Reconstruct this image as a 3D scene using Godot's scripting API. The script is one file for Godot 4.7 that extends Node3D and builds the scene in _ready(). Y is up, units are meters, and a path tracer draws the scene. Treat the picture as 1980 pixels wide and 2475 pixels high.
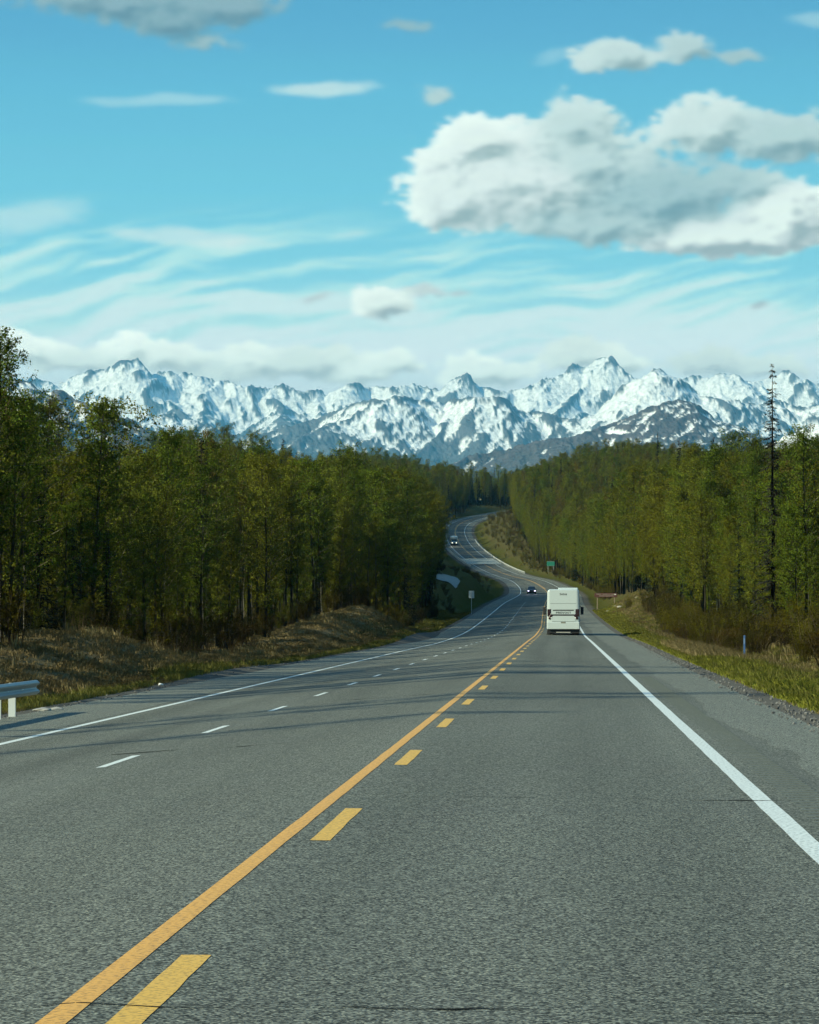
extends Node3D

# ---------------------------------------------------------------- helpers
var used := {}
var rng := RandomNumberGenerator.new()
var SUN_ELEVATION := 30.0
var SUN_TURN := -32.0
const HAZE := 0.000024
const SKY_ENERGY := 1.8
const EXPOSURE := 1.2

func numbered(called: String) -> String:
	var n: int = used.get(called, 0)
	used[called] = n + 1
	return called if n == 0 else "%s_%03d" % [called, n]

func lin(r: float, g: float, b: float) -> Color:
	return Color(r, g, b).linear_to_srgb()

func mat(c: Color, rough := 0.9, metal := 0.0) -> StandardMaterial3D:
	var m := StandardMaterial3D.new()
	m.albedo_color = c
	m.roughness = rough
	m.metallic = metal
	return m

func tag(o: Node, label := "", category := "", group := "", kind := "") -> Node:
	if label: o.set_meta("label", label)
	if category: o.set_meta("category", category)
	if group: o.set_meta("group", group)
	if kind: o.set_meta("kind", kind)
	return o

func thing(called: String, label: String, category: String, at := Vector3.ZERO, turn := 0.0, group := "") -> Node3D:
	var o := Node3D.new()
	o.name = numbered(called)
	add_child(o)
	o.position = at
	o.rotation.y = turn
	tag(o, label, category, group)
	return o

func obj(called: String, mesh: Mesh, m: Material, parent: Node = null) -> MeshInstance3D:
	var o := MeshInstance3D.new()
	o.mesh = mesh
	if m: o.material_override = m
	if parent == null:
		o.name = numbered(called)
		add_child(o)
	else:
		o.name = called
		parent.add_child(o, true)
	return o

func st_new() -> SurfaceTool:
	var st := SurfaceTool.new()
	st.begin(Mesh.PRIMITIVE_TRIANGLES)
	return st

func quad(st: SurfaceTool, a: Vector3, b: Vector3, c: Vector3, d: Vector3) -> void:
	for p in [a, b, c, a, c, d]:
		st.add_vertex(p)

func st_box(st: SurfaceTool, c: Vector3, s: Vector3, basis := Basis.IDENTITY) -> void:
	var h := s * 0.5
	var p := []
	for i in 8:
		p.append(c + basis * Vector3(h.x if i & 1 else -h.x, h.y if i & 2 else -h.y, h.z if i & 4 else -h.z))
	for f in [[0, 2, 3, 1], [4, 5, 7, 6], [0, 4, 6, 2], [1, 3, 7, 5], [2, 6, 7, 3], [0, 1, 5, 4]]:
		quad(st, p[f[3]], p[f[2]], p[f[1]], p[f[0]])

func finish(st: SurfaceTool) -> ArrayMesh:
	st.generate_normals()
	return st.commit()

func box_mesh(c: Vector3, s: Vector3, basis := Basis.IDENTITY) -> ArrayMesh:
	var st := st_new()
	st.set_smooth_group(-1)
	st_box(st, c, s, basis)
	return finish(st)

# a box with rounded edges; centre c, size s, radius r
func round_box(c: Vector3, s: Vector3, r: float, seg := 4, basis := Basis.IDENTITY) -> ArrayMesh:
	var h := s * 0.5
	r = minf(r, minf(h.x, minf(h.y, h.z)))
	var ax := []
	for k in 3:
		var l := []
		for i in seg + 1:
			l.append(-h[k] + r * (1.0 - cos(PI * 0.5 * i / seg)) if i < seg else -h[k] + r)
		for i in seg + 1:
			l.append(h[k] - r * (1.0 - cos(PI * 0.5 * (seg - i) / seg)))
		ax.append(l)
	var verts := PackedVector3Array()
	var norms := PackedVector3Array()
	var idx := PackedInt32Array()
	for k in 3:
		var u := (k + 1) % 3
		var v := (k + 2) % 3
		for sgn in [-1.0, 1.0]:
			var start := verts.size()
			var n: int = ax[u].size()
			for i in n:
				for j in n:
					var p := Vector3.ZERO
					p[k] = sgn * h[k]
					p[u] = ax[u][i]
					p[v] = ax[v][j]
					var q := p.clamp(-(h - Vector3.ONE * r), h - Vector3.ONE * r)
					var nn := (p - q).normalized()
					verts.append(c + basis * (q + nn * r))
					norms.append(basis * nn)
			for i in n - 1:
				for j in n - 1:
					var a := start + i * n + j
					var b := a + n
					if sgn > 0:
						idx.append_array([a, b + 1, b, a, a + 1, b + 1])
					else:
						idx.append_array([a, b, b + 1, a, b + 1, a + 1])
	var arr := []
	arr.resize(Mesh.ARRAY_MAX)
	arr[Mesh.ARRAY_VERTEX] = verts
	arr[Mesh.ARRAY_NORMAL] = norms
	arr[Mesh.ARRAY_INDEX] = idx
	var m := ArrayMesh.new()
	m.add_surface_from_arrays(Mesh.PRIMITIVE_TRIANGLES, arr)
	return m

func cyl(p0: Vector3, p1: Vector3, r0: float, r1: float, n := 16, caps := true) -> ArrayMesh:
	var st := st_new()
	st_tube(st, p0, p1, r0, r1, n)
	if caps:
		st.set_smooth_group(-1)
		var d := (p1 - p0).normalized()
		var a := d.cross(Vector3.UP if absf(d.y) < 0.9 else Vector3.RIGHT).normalized()
		var b := d.cross(a)
		for i in n:
			var t0 := TAU * i / n
			var t1 := TAU * (i + 1) / n
			var e0 := a * cos(t0) + b * sin(t0)
			var e1 := a * cos(t1) + b * sin(t1)
			st.add_vertex(p1); st.add_vertex(p1 + e1 * r1); st.add_vertex(p1 + e0 * r1)
			st.add_vertex(p0); st.add_vertex(p0 + e0 * r0); st.add_vertex(p0 + e1 * r0)
	return finish(st)

func st_tube(st: SurfaceTool, p0: Vector3, p1: Vector3, r0: float, r1: float, n := 6) -> void:
	st.set_smooth_group(0)
	var d := (p1 - p0).normalized()
	var a := d.cross(Vector3.UP if absf(d.y) < 0.9 else Vector3.RIGHT).normalized()
	var b := d.cross(a)
	for i in n:
		var t0 := TAU * i / n
		var t1 := TAU * (i + 1) / n
		var e0 := a * cos(t0) + b * sin(t0)
		var e1 := a * cos(t1) + b * sin(t1)
		quad(st, p0 + e0 * r0, p0 + e1 * r0, p1 + e1 * r1, p1 + e0 * r1)

func smooth(a: float, b: float, x: float) -> float:
	var t := clampf((x - a) / (b - a), 0.0, 1.0)
	return t * t * (3.0 - 2.0 * t)

func noise(seed_: int, freq: float, octaves := 4, kind := FastNoiseLite.TYPE_SIMPLEX_SMOOTH, fractal := FastNoiseLite.FRACTAL_FBM) -> FastNoiseLite:
	var n := FastNoiseLite.new()
	n.seed = seed_
	n.frequency = freq
	n.noise_type = kind
	n.fractal_type = fractal
	n.fractal_octaves = octaves
	return n

# piecewise cubic through (xs, ys) without overshoot
func curve(xs: Array, ys: Array, x: float) -> float:
	var n := xs.size()
	if x <= xs[0]: return ys[0]
	if x >= xs[n - 1]: return ys[n - 1]
	var lo := 0
	var hi := n - 1
	while hi - lo > 1:
		var m := (lo + hi) / 2
		if xs[m] <= x: lo = m
		else: hi = m
	var h: float = xs[hi] - xs[lo]
	var t: float = (x - xs[lo]) / h
	var s: float = (ys[hi] - ys[lo]) / h
	var m0: float = s
	var m1: float = s
	if lo > 0:
		m0 = (ys[hi] - ys[lo - 1]) / (xs[hi] - xs[lo - 1])
	if hi < n - 1:
		m1 = (ys[hi + 1] - ys[lo]) / (xs[hi + 1] - xs[lo])
	var t2 := t * t
	var t3 := t2 * t
	return (2 * t3 - 3 * t2 + 1) * ys[lo] + (t3 - 2 * t2 + t) * h * m0 + (-2 * t3 + 3 * t2) * ys[hi] + (t3 - t2) * h * m1

func line(xs: Array, ys: Array, x: float) -> float:
	var n := xs.size()
	if x <= xs[0]: return ys[0]
	for i in range(1, n):
		if x <= xs[i]:
			return lerpf(ys[i - 1], ys[i], (x - xs[i - 1]) / (xs[i] - xs[i - 1]))
	return ys[n - 1]

# ---------------------------------------------------------------- the highway's course: d is the distance north of the camera
var RD := [-60, 0, 100, 200, 264, 330, 400, 500, 600, 680, 720, 800, 900, 1000, 1060, 1110, 1160, 1210, 1270, 1330, 1390, 1440, 1480, 1520, 1560, 1640]
var RX := [-4.67, -2.0, 2.45, 6.9, 9.75, 12.68, 15.53, 19.62, 23.96, 27.7, 29.0, 30.7, 31.3, 29.33, 27.48, 24.48, 21.0, 18.61, 17.59, 17.68, 20.38, 27.44, 38.3, 49.5, 61.0, 98.63]
var RY := [1.19, 0.0, -1.99, -3.97, -5.24, -6.2, -6.88, -7.64, -8.12, -8.18, -8.1, -7.84, -7.4, -7.01, -6.25, -4.47, -1.62, 1.26, 4.2, 7.5, 10.67, 13.4, 15.78, 17.64, 18.72, 19.5]
var RW := [7.3, 7.3, 7.3, 7.3, 7.3, 7.3, 7.3, 7.3, 7.2, 6.2, 5.6, 5.1, 4.6, 3.8, 3.6, 3.6, 3.6, 3.6, 3.6, 3.6, 3.6, 3.6, 3.6, 3.6, 3.6, 3.6]
var LANE := 3.77
var rx_ := PackedFloat32Array()
var ry_ := PackedFloat32Array()
var rw_ := PackedFloat32Array()
const STEP := 2.0
const D0 := -60.0

func prepare_road() -> void:
	var n := int((1640.0 - D0) / STEP) + 1
	for i in n:
		var d := D0 + i * STEP
		rx_.append(curve(RD, RX, d))
		ry_.append(curve(RD, RY, d))
		rw_.append(curve(RD, RW, d))

func tab(a: PackedFloat32Array, d: float) -> float:
	var t := clampf((d - D0) / STEP, 0.0, a.size() - 1.001)
	var i := int(t)
	return lerpf(a[i], a[i + 1], t - i)

func road_x(d: float) -> float: return tab(rx_, d)
func road_y(d: float) -> float: return tab(ry_, d)
func road_w(d: float) -> float: return tab(rw_, d)
func left_fall(d: float) -> float: return lerpf(0.076, 0.02, smooth(280.0, 700.0, d))
func shoulder_left(_d: float) -> float: return 2.5
func shoulder_right(d: float) -> float: return lerpf(2.0, 2.7, smooth(60.0, 260.0, d))

# height of the pavement at d, off metres to the right of the yellow line
func pave(d: float, off: float) -> float:
	var y := road_y(d)
	if off >= 0.0: return y - 0.012 * off
	var w := road_w(d)
	if -off <= w: return y + left_fall(d) * off
	return y - left_fall(d) * w + 0.012 * (off + w)

func heading(d: float) -> Vector3:
	return Vector3(road_x(d + 2) - road_x(d - 2), road_y(d + 2) - road_y(d - 2), -4.0).normalized()

func on_road(d: float, off: float, lift := 0.0) -> Vector3:
	return Vector3(road_x(d) + off, pave(d, off) + lift, -d)

# where the woods begin, on the side of the mounds (left) and of the brown sign (right)
var TL := [[-60, 20, 60, 100, 120, 150, 200, 264, 330, 400, 500, 600, 700, 900, 1100, 1260, 1400, 1480], [-17.0, -17.0, -16.0, -14.6, -13.4, -13.8, -12.3, -8.9, -2.9, 0.2, 3.0, 4.4, 5.6, 7.6, 9.3, 8.6, 11.0, 25.2]]
var TR := [[-60, 100, 200, 250, 300, 400, 500, 560, 700, 850, 950, 1060, 1160, 1300, 1400, 1480], [16.0, 20.5, 23.6, 26.2, 28.8, 31.6, 33.2, 33.8, 38.8, 41.6, 42.6, 41.6, 40.2, 40.5, 43.1, 46.4]]
func wood_left(d: float) -> float: return line(TL[0], TL[1], d)
func wood_right(d: float) -> float: return line(TR[0], TR[1], d)

var bumps: FastNoiseLite
func bump(d: float, e: float, cd: float, ce: float, sd: float, se: float, h: float) -> float:
	var a := (d - cd) / sd
	var b := (e - ce) / se
	return h * exp(-(a * a + b * b))

# height of the ground, e metres outside the edge of the pavement
func side_left(d: float, e: float) -> float:
	var y := pave(d, -(road_w(d) + shoulder_left(d)))
	var r := -0.07 * minf(e, 1.0) - 0.3 * smooth(0.9, 2.6, e)
	r += bump(d, e, 128, 6.2, 20, 3.6, 1.75) + bump(d, e, 106, 7.5, 16, 3.0, 0.7) + bump(d, e, 292, 5.6, 34, 3.6, 3.0) + bump(d, e, 250, 7.0, 22, 3.0, 1.2)
	r += 0.35 * smooth(5.0, 12.0, e) + 0.03 * clampf(e - 8.0, 0.0, 60.0)
	var back := road_x(d) - road_w(d) - shoulder_left(d) - wood_left(d)
	r += (3.3 + 0.014 * (d - 580.0)) * smooth(505.0, 552.0, d) * (1.0 - smooth(640.0, 720.0, d)) * smooth(1.5, 6.2, e)
	r += 6.0 * smooth(430.0, 620.0, d) * smooth(back + 2.0, back + 45.0, e) + 1.6 * smooth(380.0, 480.0, d) * smooth(2.0, 9.0, e)
	return y + r + bumps.get_noise_2d(e * 2.0, d) * 0.28 * smooth(1.0, 4.0, e)

func side_right(d: float, e: float) -> float:
	var y := pave(d, LANE + shoulder_right(d))
	var r := -0.07 * minf(e, 1.0)
	var ditch := 1.0 - smooth(300.0, 430.0, d)
	r -= ditch * (0.8 * smooth(1.6, 6.0, e) - 0.8 * smooth(7.0, 13.0, e))
	r += smooth(330.0, 500.0, d) * (2.7 * smooth(1.5, 8.0, e) - 1.0 * smooth(560.0, 760.0, d) * smooth(2.0, 8.0, e))
	var back := wood_right(d) - road_x(d) - LANE - shoulder_right(d)
	r += 14.0 * smooth(430.0, 900.0, d) * (1.0 - 0.45 * smooth(1150.0, 1350.0, d)) * smooth(back - 3.0, back + 50.0, e)
	r += 0.02 * clampf(e - 10.0, 0.0, 60.0) + 0.1 * smooth(1050.0, 1200.0, d) * clampf(e - 1.0, 0.0, 22.0)
	return y + r + bumps.get_noise_2d(e * 2.0 + 500.0, d) * 0.28 * smooth(1.0, 4.0, e)

func edge_left(d: float) -> float: return road_x(d) - road_w(d) - shoulder_left(d)
func edge_right(d: float) -> float: return road_x(d) + LANE + shoulder_right(d)

func ground_y(x: float, d: float) -> float:
	var l := edge_left(d)
	var r := edge_right(d)
	if x < l: return side_left(d, l - x)
	if x > r: return side_right(d, x - r)
	return pave(d, x - road_x(d))

# ---------------------------------------------------------------- sky
var cloud_a: FastNoiseLite
var cloud_b: FastNoiseLite
var cloud_c: FastNoiseLite
# cumulus: azimuth, elevation, half width, half height (degrees), strength, greyness
var CU := []

func cumulus(x: float, y: float) -> Vector2:
	var wx := x + 0.16 * cloud_b.get_noise_2d(x * 1.0, y * 1.0)
	var wy := y + 0.12 * cloud_b.get_noise_2d(x + 77.0, y * 1.0)
	var best := -9.0
	var grey := 0.0
	var tot := 0.0
	if x < -9.0 or x > 10.0: return Vector2(-1.0, 0.0)
	for c in CU:
		var a: float = (wx - c[0]) / c[2]
		if absf(a) > 1.9: continue
		var b: float = (wy - c[1]) / c[3]
		b = b * (1.35 if b < 0.0 else 1.0)
		if absf(b) > 1.9: continue
		var q: float = (1.0 - sqrt(a * a + b * b)) * c[4]
		if q > -0.6:
			var w := exp(q * 5.0)
			grey += w * c[5]
			tot += w
		best = maxf(best, q)
	if best < -0.9: return Vector2(-1.0, 0.0)
	if tot > 0.0: best = maxf(best, log(tot) / 5.0)
	var n := 0.30 * cloud_a.get_noise_2d(x, y * 1.15) + 0.42 * (0.30 - absf(cloud_a.get_noise_2d(x * 1.25 + 31.0, y * 1.35 + 17.0)))
	return Vector2(best + n, grey / maxf(tot, 1e-6))

func air(el: float) -> Vector3:  # colours high overhead, out of view, are lightened to lift the shaded woods
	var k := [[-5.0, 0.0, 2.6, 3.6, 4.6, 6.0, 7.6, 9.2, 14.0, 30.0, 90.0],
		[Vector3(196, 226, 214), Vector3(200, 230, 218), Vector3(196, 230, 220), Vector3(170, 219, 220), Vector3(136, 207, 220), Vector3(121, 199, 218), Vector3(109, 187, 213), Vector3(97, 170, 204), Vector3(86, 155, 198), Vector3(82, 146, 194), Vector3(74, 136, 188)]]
	for i in range(1, k[0].size()):
		if el <= k[0][i]:
			return k[1][i - 1].lerp(k[1][i], clampf((el - k[0][i - 1]) / (k[0][i] - k[0][i - 1]), 0.0, 1.0))
	return k[1][10]

func sky_color(az: float, el: float, inside: float) -> Color:
	var c := air(el)
	# high streaks: long filaments rising to the right, thickest towards the horizon
	var sx := az + 0.8 * cloud_c.get_noise_2d(az * 0.35, el * 0.5)
	var sy := el - 0.17 * az + 0.42 * cloud_c.get_noise_2d(az * 0.3 + 40.0, el * 0.4)
	var streak := 0.5 + 0.62 * cloud_c.get_noise_2d(sx * 0.22 + 9.0, sy * 3.4) + 0.36 * cloud_c.get_noise_2d(sx * 0.6 + 60.0, sy * 8.5)
	var band := smooth(2.3, 3.3, el) * (1.0 - smooth(4.6 + 0.7 * cloud_c.get_noise_2d(az * 0.5, 3.0), 6.0, el))
	var cov := smooth(0.36, 0.95, streak + 0.30 * (1.0 - smooth(3.2, 4.9, el))) * band * 0.95
	cov = maxf(cov, 0.45 * (1.0 - smooth(2.2, 3.9, el)))
	if el > 9.5: cov = maxf(cov, 0.35 * smooth(0.62, 1.1, streak) * (1.0 - smooth(25.0, 45.0, el)))
	c = c.lerp(Vector3(206, 240, 228), clampf(cov, 0.0, 0.85))
	# thin lens-shaped clouds
	for l in [[-1.42, 7.62, 0.95, 0.13, 0.72, 0.05], [-4.15, 7.42, 1.35, 0.11, 0.42, 0.02], [-3.7, 5.15, 1.5, 0.16, 0.62, -0.06], [-6.4, 5.45, 1.1, 0.3, 0.5, 0.16], [-1.0, 5.2, 0.34, 0.05, 0.35, 0.1], [2.4, 8.15, 0.35, 0.14, 0.3, 0.25], [6.9, 8.7, 0.6, 0.13, 0.4, 0.0]]:
		var a: float = (az - l[0]) / l[2]
		var b: float = (el - l[1] - l[5] * (az - l[0]) + 0.05 * cloud_b.get_noise_2d(az, el)) / l[3]
		var q := a * a + b * b
		if q < 1.6:
			c = c.lerp(Vector3(214, 234, 228), l[4] * (1.0 - smooth(0.15, 1.35, q + 0.5 * cloud_a.get_noise_2d(az * 0.8, el * 2.0))))
	var d := cumulus(az, el)
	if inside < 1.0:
		# fair-weather heaps go on round the unseen sky, thickened to add ambient light
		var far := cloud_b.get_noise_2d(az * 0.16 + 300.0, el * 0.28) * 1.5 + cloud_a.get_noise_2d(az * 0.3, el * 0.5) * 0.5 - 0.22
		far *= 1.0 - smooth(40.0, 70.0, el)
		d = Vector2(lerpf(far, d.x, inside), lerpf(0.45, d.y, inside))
	if d.x > -0.05:
		var up := cumulus(az - 0.20, el + 0.20)
		var up2 := cumulus(az - 0.10, el + 0.09)
		var lit := clampf(0.80 + 0.85 * (d.x - up.x) + 1.3 * (d.x - up2.x), 0.0, 1.0)
		if inside < 0.5: lit = clampf(0.75 - 0.4 * d.x, 0.0, 1.0)
		var thick := clampf(d.x * 0.9, 0.0, 0.5)
		lit = clampf(lit - thick * 0.5 + 0.1, 0.0, 1.0)
		var g: float = d.y
		var shade := Vector3(158, 184, 182).lerp(Vector3(112, 144, 150), g)
		var bright := Vector3(240, 255, 244).lerp(Vector3(160, 184, 182), g)
		var col := shade.lerp(bright, lit)
		if el < 4.0: col = col.lerp(Vector3(206, 235, 226), 0.38 * (1.0 - smooth(2.6, 4.0, el)))
		c = c.lerp(col, smooth(0.0, 0.10 + 0.30 * g, d.x) * (0.96 - 0.25 * g))
	# what the eye sees of the sky comes through the valley's haze, so the sky itself is brighter low down
	var seen := Color8(int(c.x), int(c.y), int(c.z)).srgb_to_linear()
	var left := exp(-HAZE * minf(34000.0, 1900.0 / sin(deg_to_rad(maxf(el, 0.5)))))
	var out := Color((seen.r - 0.13 * (1.0 - left)) / left, (seen.g - 0.345 * (1.0 - left)) / left, (seen.b - 0.43 * (1.0 - left)) / left)
	out = out * (1.0 / EXPOSURE)
	return Color(clampf(out.r / SKY_ENERGY, 0.0, 1.0), clampf(out.g / SKY_ENERGY, 0.0, 1.0), clampf(out.b / SKY_ENERGY, 0.0, 1.0)).linear_to_srgb()

func make_sky() -> ImageTexture:
	cloud_a = noise(11, 1.5, 5)
	cloud_a.fractal_gain = 0.6
	cloud_b = noise(23, 1.1, 3)
	cloud_c = noise(37, 0.55, 4)
	CU = [
		[2.05, 6.05, 2.05, 0.92, 1.0, 0.06], [1.15, 6.75, 0.80, 0.46, 1.05, 0.0], [2.75, 7.00, 0.72, 0.50, 0.9, 0.3], [4.05, 5.80, 1.6, 0.72, 1.0, 0.72], [3.0, 6.3, 1.2, 0.7, 1.0, 0.35], [5.4, 6.0, 0.9, 0.3, 0.5, 0.6], [0.75, 5.75, 0.85, 0.62, 0.9, 0.05],
		[3.3, 5.35, 1.6, 0.40, 0.9, 0.55], [5.3, 5.12, 1.8, 0.42, 1.0, 0.03], [6.3, 5.45, 0.95, 0.62, 1.0, 0.0],
		[4.95, 6.95, 0.85, 0.55, 1.0, 0.2], [6.2, 6.75, 1.2, 0.48, 1.0, 0.45], [7.6, 6.7, 1.0, 0.5, 1.0, 0.4],
		[3.4, 8.10, 0.72, 0.32, 0.75, 0.3], [4.6, 8.25, 0.45, 0.27, 0.7, 0.45], [5.5, 8.13, 0.60, 0.12, 0.45, 0.7],
		[0.45, 7.50, 0.34, 0.20, 0.42, 0.55], [-0.50, 4.05, 0.52, 0.36, 0.8, 0.1], [0.2, 4.25, 0.36, 0.14, 0.7, 0.5], [-1.6, 4.15, 0.28, 0.07, 0.5, 0.7], [0.8, 4.25, 0.26, 0.05, 0.5, 0.7],
		[-4.7, 9.05, 2.1, 0.48, 0.95, 0.95], [-4.1, 8.70, 0.85, 0.42, 0.9, 1.0], [-3.1, 8.95, 0.95, 0.42, 0.9, 0.95], [-3.4, 8.35, 0.42, 0.13, 0.4, 0.8], [0.0, 8.65, 0.45, 0.17, 0.42, 0.9],
		[-6.5, 3.25, 0.7, 0.36, 1.0, 0.05], [-4.7, 3.3, 0.5, 0.25, 0.9, 0.0], [-2.6, 3.1, 0.5, 0.3, 0.9, 0.1], [1.1, 2.9, 0.7, 0.3, 0.9, 0.05], [3.4, 3.1, 0.6, 0.25, 0.9, 0.2], [-0.9, 2.9, 0.6, 0.25, 0.9, 0.1], [-5.5, 3.05, 0.8, 0.26, 0.8, 0.3], [-4.15, 3.15, 0.8, 0.34, 0.9, 0.15], [-3.2, 2.85, 0.6, 0.28, 0.8, 0.4], [-1.9, 3.05, 1.1, 0.30, 0.85, 0.35], [-0.25, 3.10, 0.45, 0.24, 0.85, 0.15], [0.95, 2.95, 0.5, 0.20, 0.7, 0.2],
		[1.6, 2.85, 0.5, 0.25, 0.8, 0.2], [2.75, 3.20, 0.62, 0.34, 0.85, 0.35], [4.9, 3.05, 0.65, 0.3, 0.8, 0.5], [5.9, 2.98, 0.9, 0.24, 0.8, 0.4], [5.85, 4.03, 0.12, 0.06, 0.6, 0.9]]
	var W := 4096
	var H := 4096
	# the whole sky coarsely, then the part of it that the road heads for, finely
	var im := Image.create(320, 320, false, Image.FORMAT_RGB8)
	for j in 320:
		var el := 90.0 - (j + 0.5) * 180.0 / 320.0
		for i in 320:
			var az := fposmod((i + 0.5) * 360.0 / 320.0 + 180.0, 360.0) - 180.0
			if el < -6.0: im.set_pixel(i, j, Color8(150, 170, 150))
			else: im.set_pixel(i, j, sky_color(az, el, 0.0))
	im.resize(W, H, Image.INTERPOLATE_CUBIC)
	var reach := 11.0
	var top := 15.0
	for j in range(int((90.0 - top) * H / 180.0), int(91.0 * H / 180.0)):
		var el := 90.0 - (j + 0.5) * 180.0 / H
		for k in range(int(-reach * W / 360.0), int(reach * W / 360.0)):
			var az := (k + 0.5) * 360.0 / W
			var inside := (1.0 - smooth(7.6, 10.6, absf(az))) * (1.0 - smooth(10.0, 14.0, el))
			var i := posmod(k, W)
			var c := sky_color(az, el, inside)
			im.set_pixel(i, j, im.get_pixel(i, j).lerp(c, smooth(0.0, 0.25, inside)))
	return ImageTexture.create_from_image(im)

# ---------------------------------------------------------------- materials
var M := {}

func noise_tex(size: int, n: FastNoiseLite, offsets: Array, colors: Array, normal := false, strength := 4.0) -> NoiseTexture2D:
	var t := NoiseTexture2D.new()
	t.width = size
	t.height = size
	t.seamless = true
	t.seamless_blend_skirt = 0.1
	t.noise = n
	if normal:
		t.as_normal_map = true
		t.bump_strength = strength
	elif colors:
		var g := Gradient.new()
		g.offsets = PackedFloat32Array(offsets)
		g.colors = PackedColorArray(colors)
		t.color_ramp = g
	return t

func grey(v: float) -> Color: return lin(v, v, v)

func make_materials() -> void:
	var chips := noise(5, 0.27, 1, FastNoiseLite.TYPE_CELLULAR, FastNoiseLite.FRACTAL_NONE)
	chips.cellular_return_type = FastNoiseLite.RETURN_CELL_VALUE
	chips.cellular_jitter = 1.0
	var asphalt_tex := noise_tex(2048, chips, [0.0, 0.3, 0.55, 0.8, 0.93, 1.0], [grey(0.10), grey(0.22), grey(0.42), grey(0.75), lin(1.0, 0.98, 0.90), lin(1.0, 1.0, 0.96)])
	var relief := noise_tex(1024, noise(6, 0.5, 2), [], [], true, 3.0)
	var a := mat(Color.WHITE, 0.82)
	a.vertex_color_use_as_albedo = true
	a.albedo_texture = asphalt_tex
	a.normal_enabled = true
	a.normal_texture = relief
	a.normal_scale = 0.5
	a.metallic_specular = 0.22
	M.asphalt = a
	var worn := noise_tex(1024, noise(8, 0.02, 6), [0.0, 0.30, 0.46, 1.0], [grey(0.30), grey(0.6), grey(0.92), grey(1.0)])
	for p in [["white_paint", lin(0.76, 0.80, 0.76)], ["yellow_paint", lin(0.78, 0.40, 0.075)], ["bright_yellow_paint", lin(0.80, 0.46, 0.07)]]:
		var m := mat(p[1], 0.6)
		m.albedo_texture = worn
		m.uv1_triplanar = true
		m.uv1_world_triplanar = true
		m.uv1_scale = Vector3(1.1, 1.1, 1.1)
		M[p[0]] = m
	var tar := mat(lin(0.032, 0.034, 0.032), 1.0)
	tar.metallic_specular = 0.0
	M.tar = tar
	var soil := noise_tex(1024, noise(9, 0.03, 5), [0.0, 0.4, 0.6, 1.0], [grey(0.45), grey(0.75), grey(1.0), lin(1.0, 0.97, 0.88)])
	var g := mat(Color.WHITE, 0.95)
	g.vertex_color_use_as_albedo = true
	g.albedo_texture = soil
	g.uv1_triplanar = true
	g.uv1_world_triplanar = true
	g.uv1_scale = Vector3(0.45, 0.45, 0.45)
	g.metallic_specular = 0.0
	M.ground = g
	var v := mat(Color.WHITE, 0.9)
	v.vertex_color_use_as_albedo = true
	M.vertex = v
	var sn := mat(Color.WHITE, 0.85)
	sn.vertex_color_use_as_albedo = true
	sn.metallic_specular = 0.2
	var speck := noise(14, 0.035, 4)
	sn.albedo_texture = noise_tex(1024, speck, [0.0, 0.31, 0.44, 1.0], [grey(0.42), grey(0.6), grey(0.98), grey(1.0)])
	sn.normal_enabled = true
	sn.normal_texture = noise_tex(1024, noise(15, 0.03, 4, FastNoiseLite.TYPE_SIMPLEX_SMOOTH, FastNoiseLite.FRACTAL_RIDGED), [], [], true, 9.0)
	sn.normal_scale = 0.6
	sn.uv1_triplanar = true
	sn.uv1_world_triplanar = true
	sn.uv1_scale = Vector3.ONE / 1700.0
	M.mountain = sn

# ---------------------------------------------------------------- road
# a sheet along the road; farther off the sheets lie a little higher above each other
func strip(d0: float, d1: float, step: float, offs: Callable, lift: float, tint: Callable, tile := 8.0) -> ArrayMesh:
	var verts := PackedVector3Array()
	var norms := PackedVector3Array()
	var uvs := PackedVector2Array()
	var cols := PackedColorArray()
	var idx := PackedInt32Array()
	var d := d0
	var n := 0
	var rows := 0
	while d < d1 + 0.001:
		var o: Array = offs.call(d)
		n = o.size()
		for k in n:
			verts.append(on_road(d, o[k], lift * (1.0 + 0.006 * maxf(d, 0.0))))
			var f: float = pave(d, o[k] + 0.05) - pave(d, o[k] - 0.05)
			norms.append(Vector3(-f / 0.1, 1.0, 0.0).normalized())
			uvs.append(Vector2(o[k] / tile, d / tile))
			cols.append(tint.call(d, o[k]))
		rows += 1
		d += step
	for r in rows - 1:
		for k in n - 1:
			var i := r * n + k
			idx.append_array([i, i + n, i + n + 1, i, i + n + 1, i + 1])
	var arr := []
	arr.resize(Mesh.ARRAY_MAX)
	arr[Mesh.ARRAY_VERTEX] = verts
	arr[Mesh.ARRAY_NORMAL] = norms
	arr[Mesh.ARRAY_TEX_UV] = uvs
	arr[Mesh.ARRAY_COLOR] = cols
	arr[Mesh.ARRAY_INDEX] = idx
	var m := ArrayMesh.new()
	m.add_surface_from_arrays(Mesh.PRIMITIVE_TRIANGLES, arr)
	return m

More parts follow.
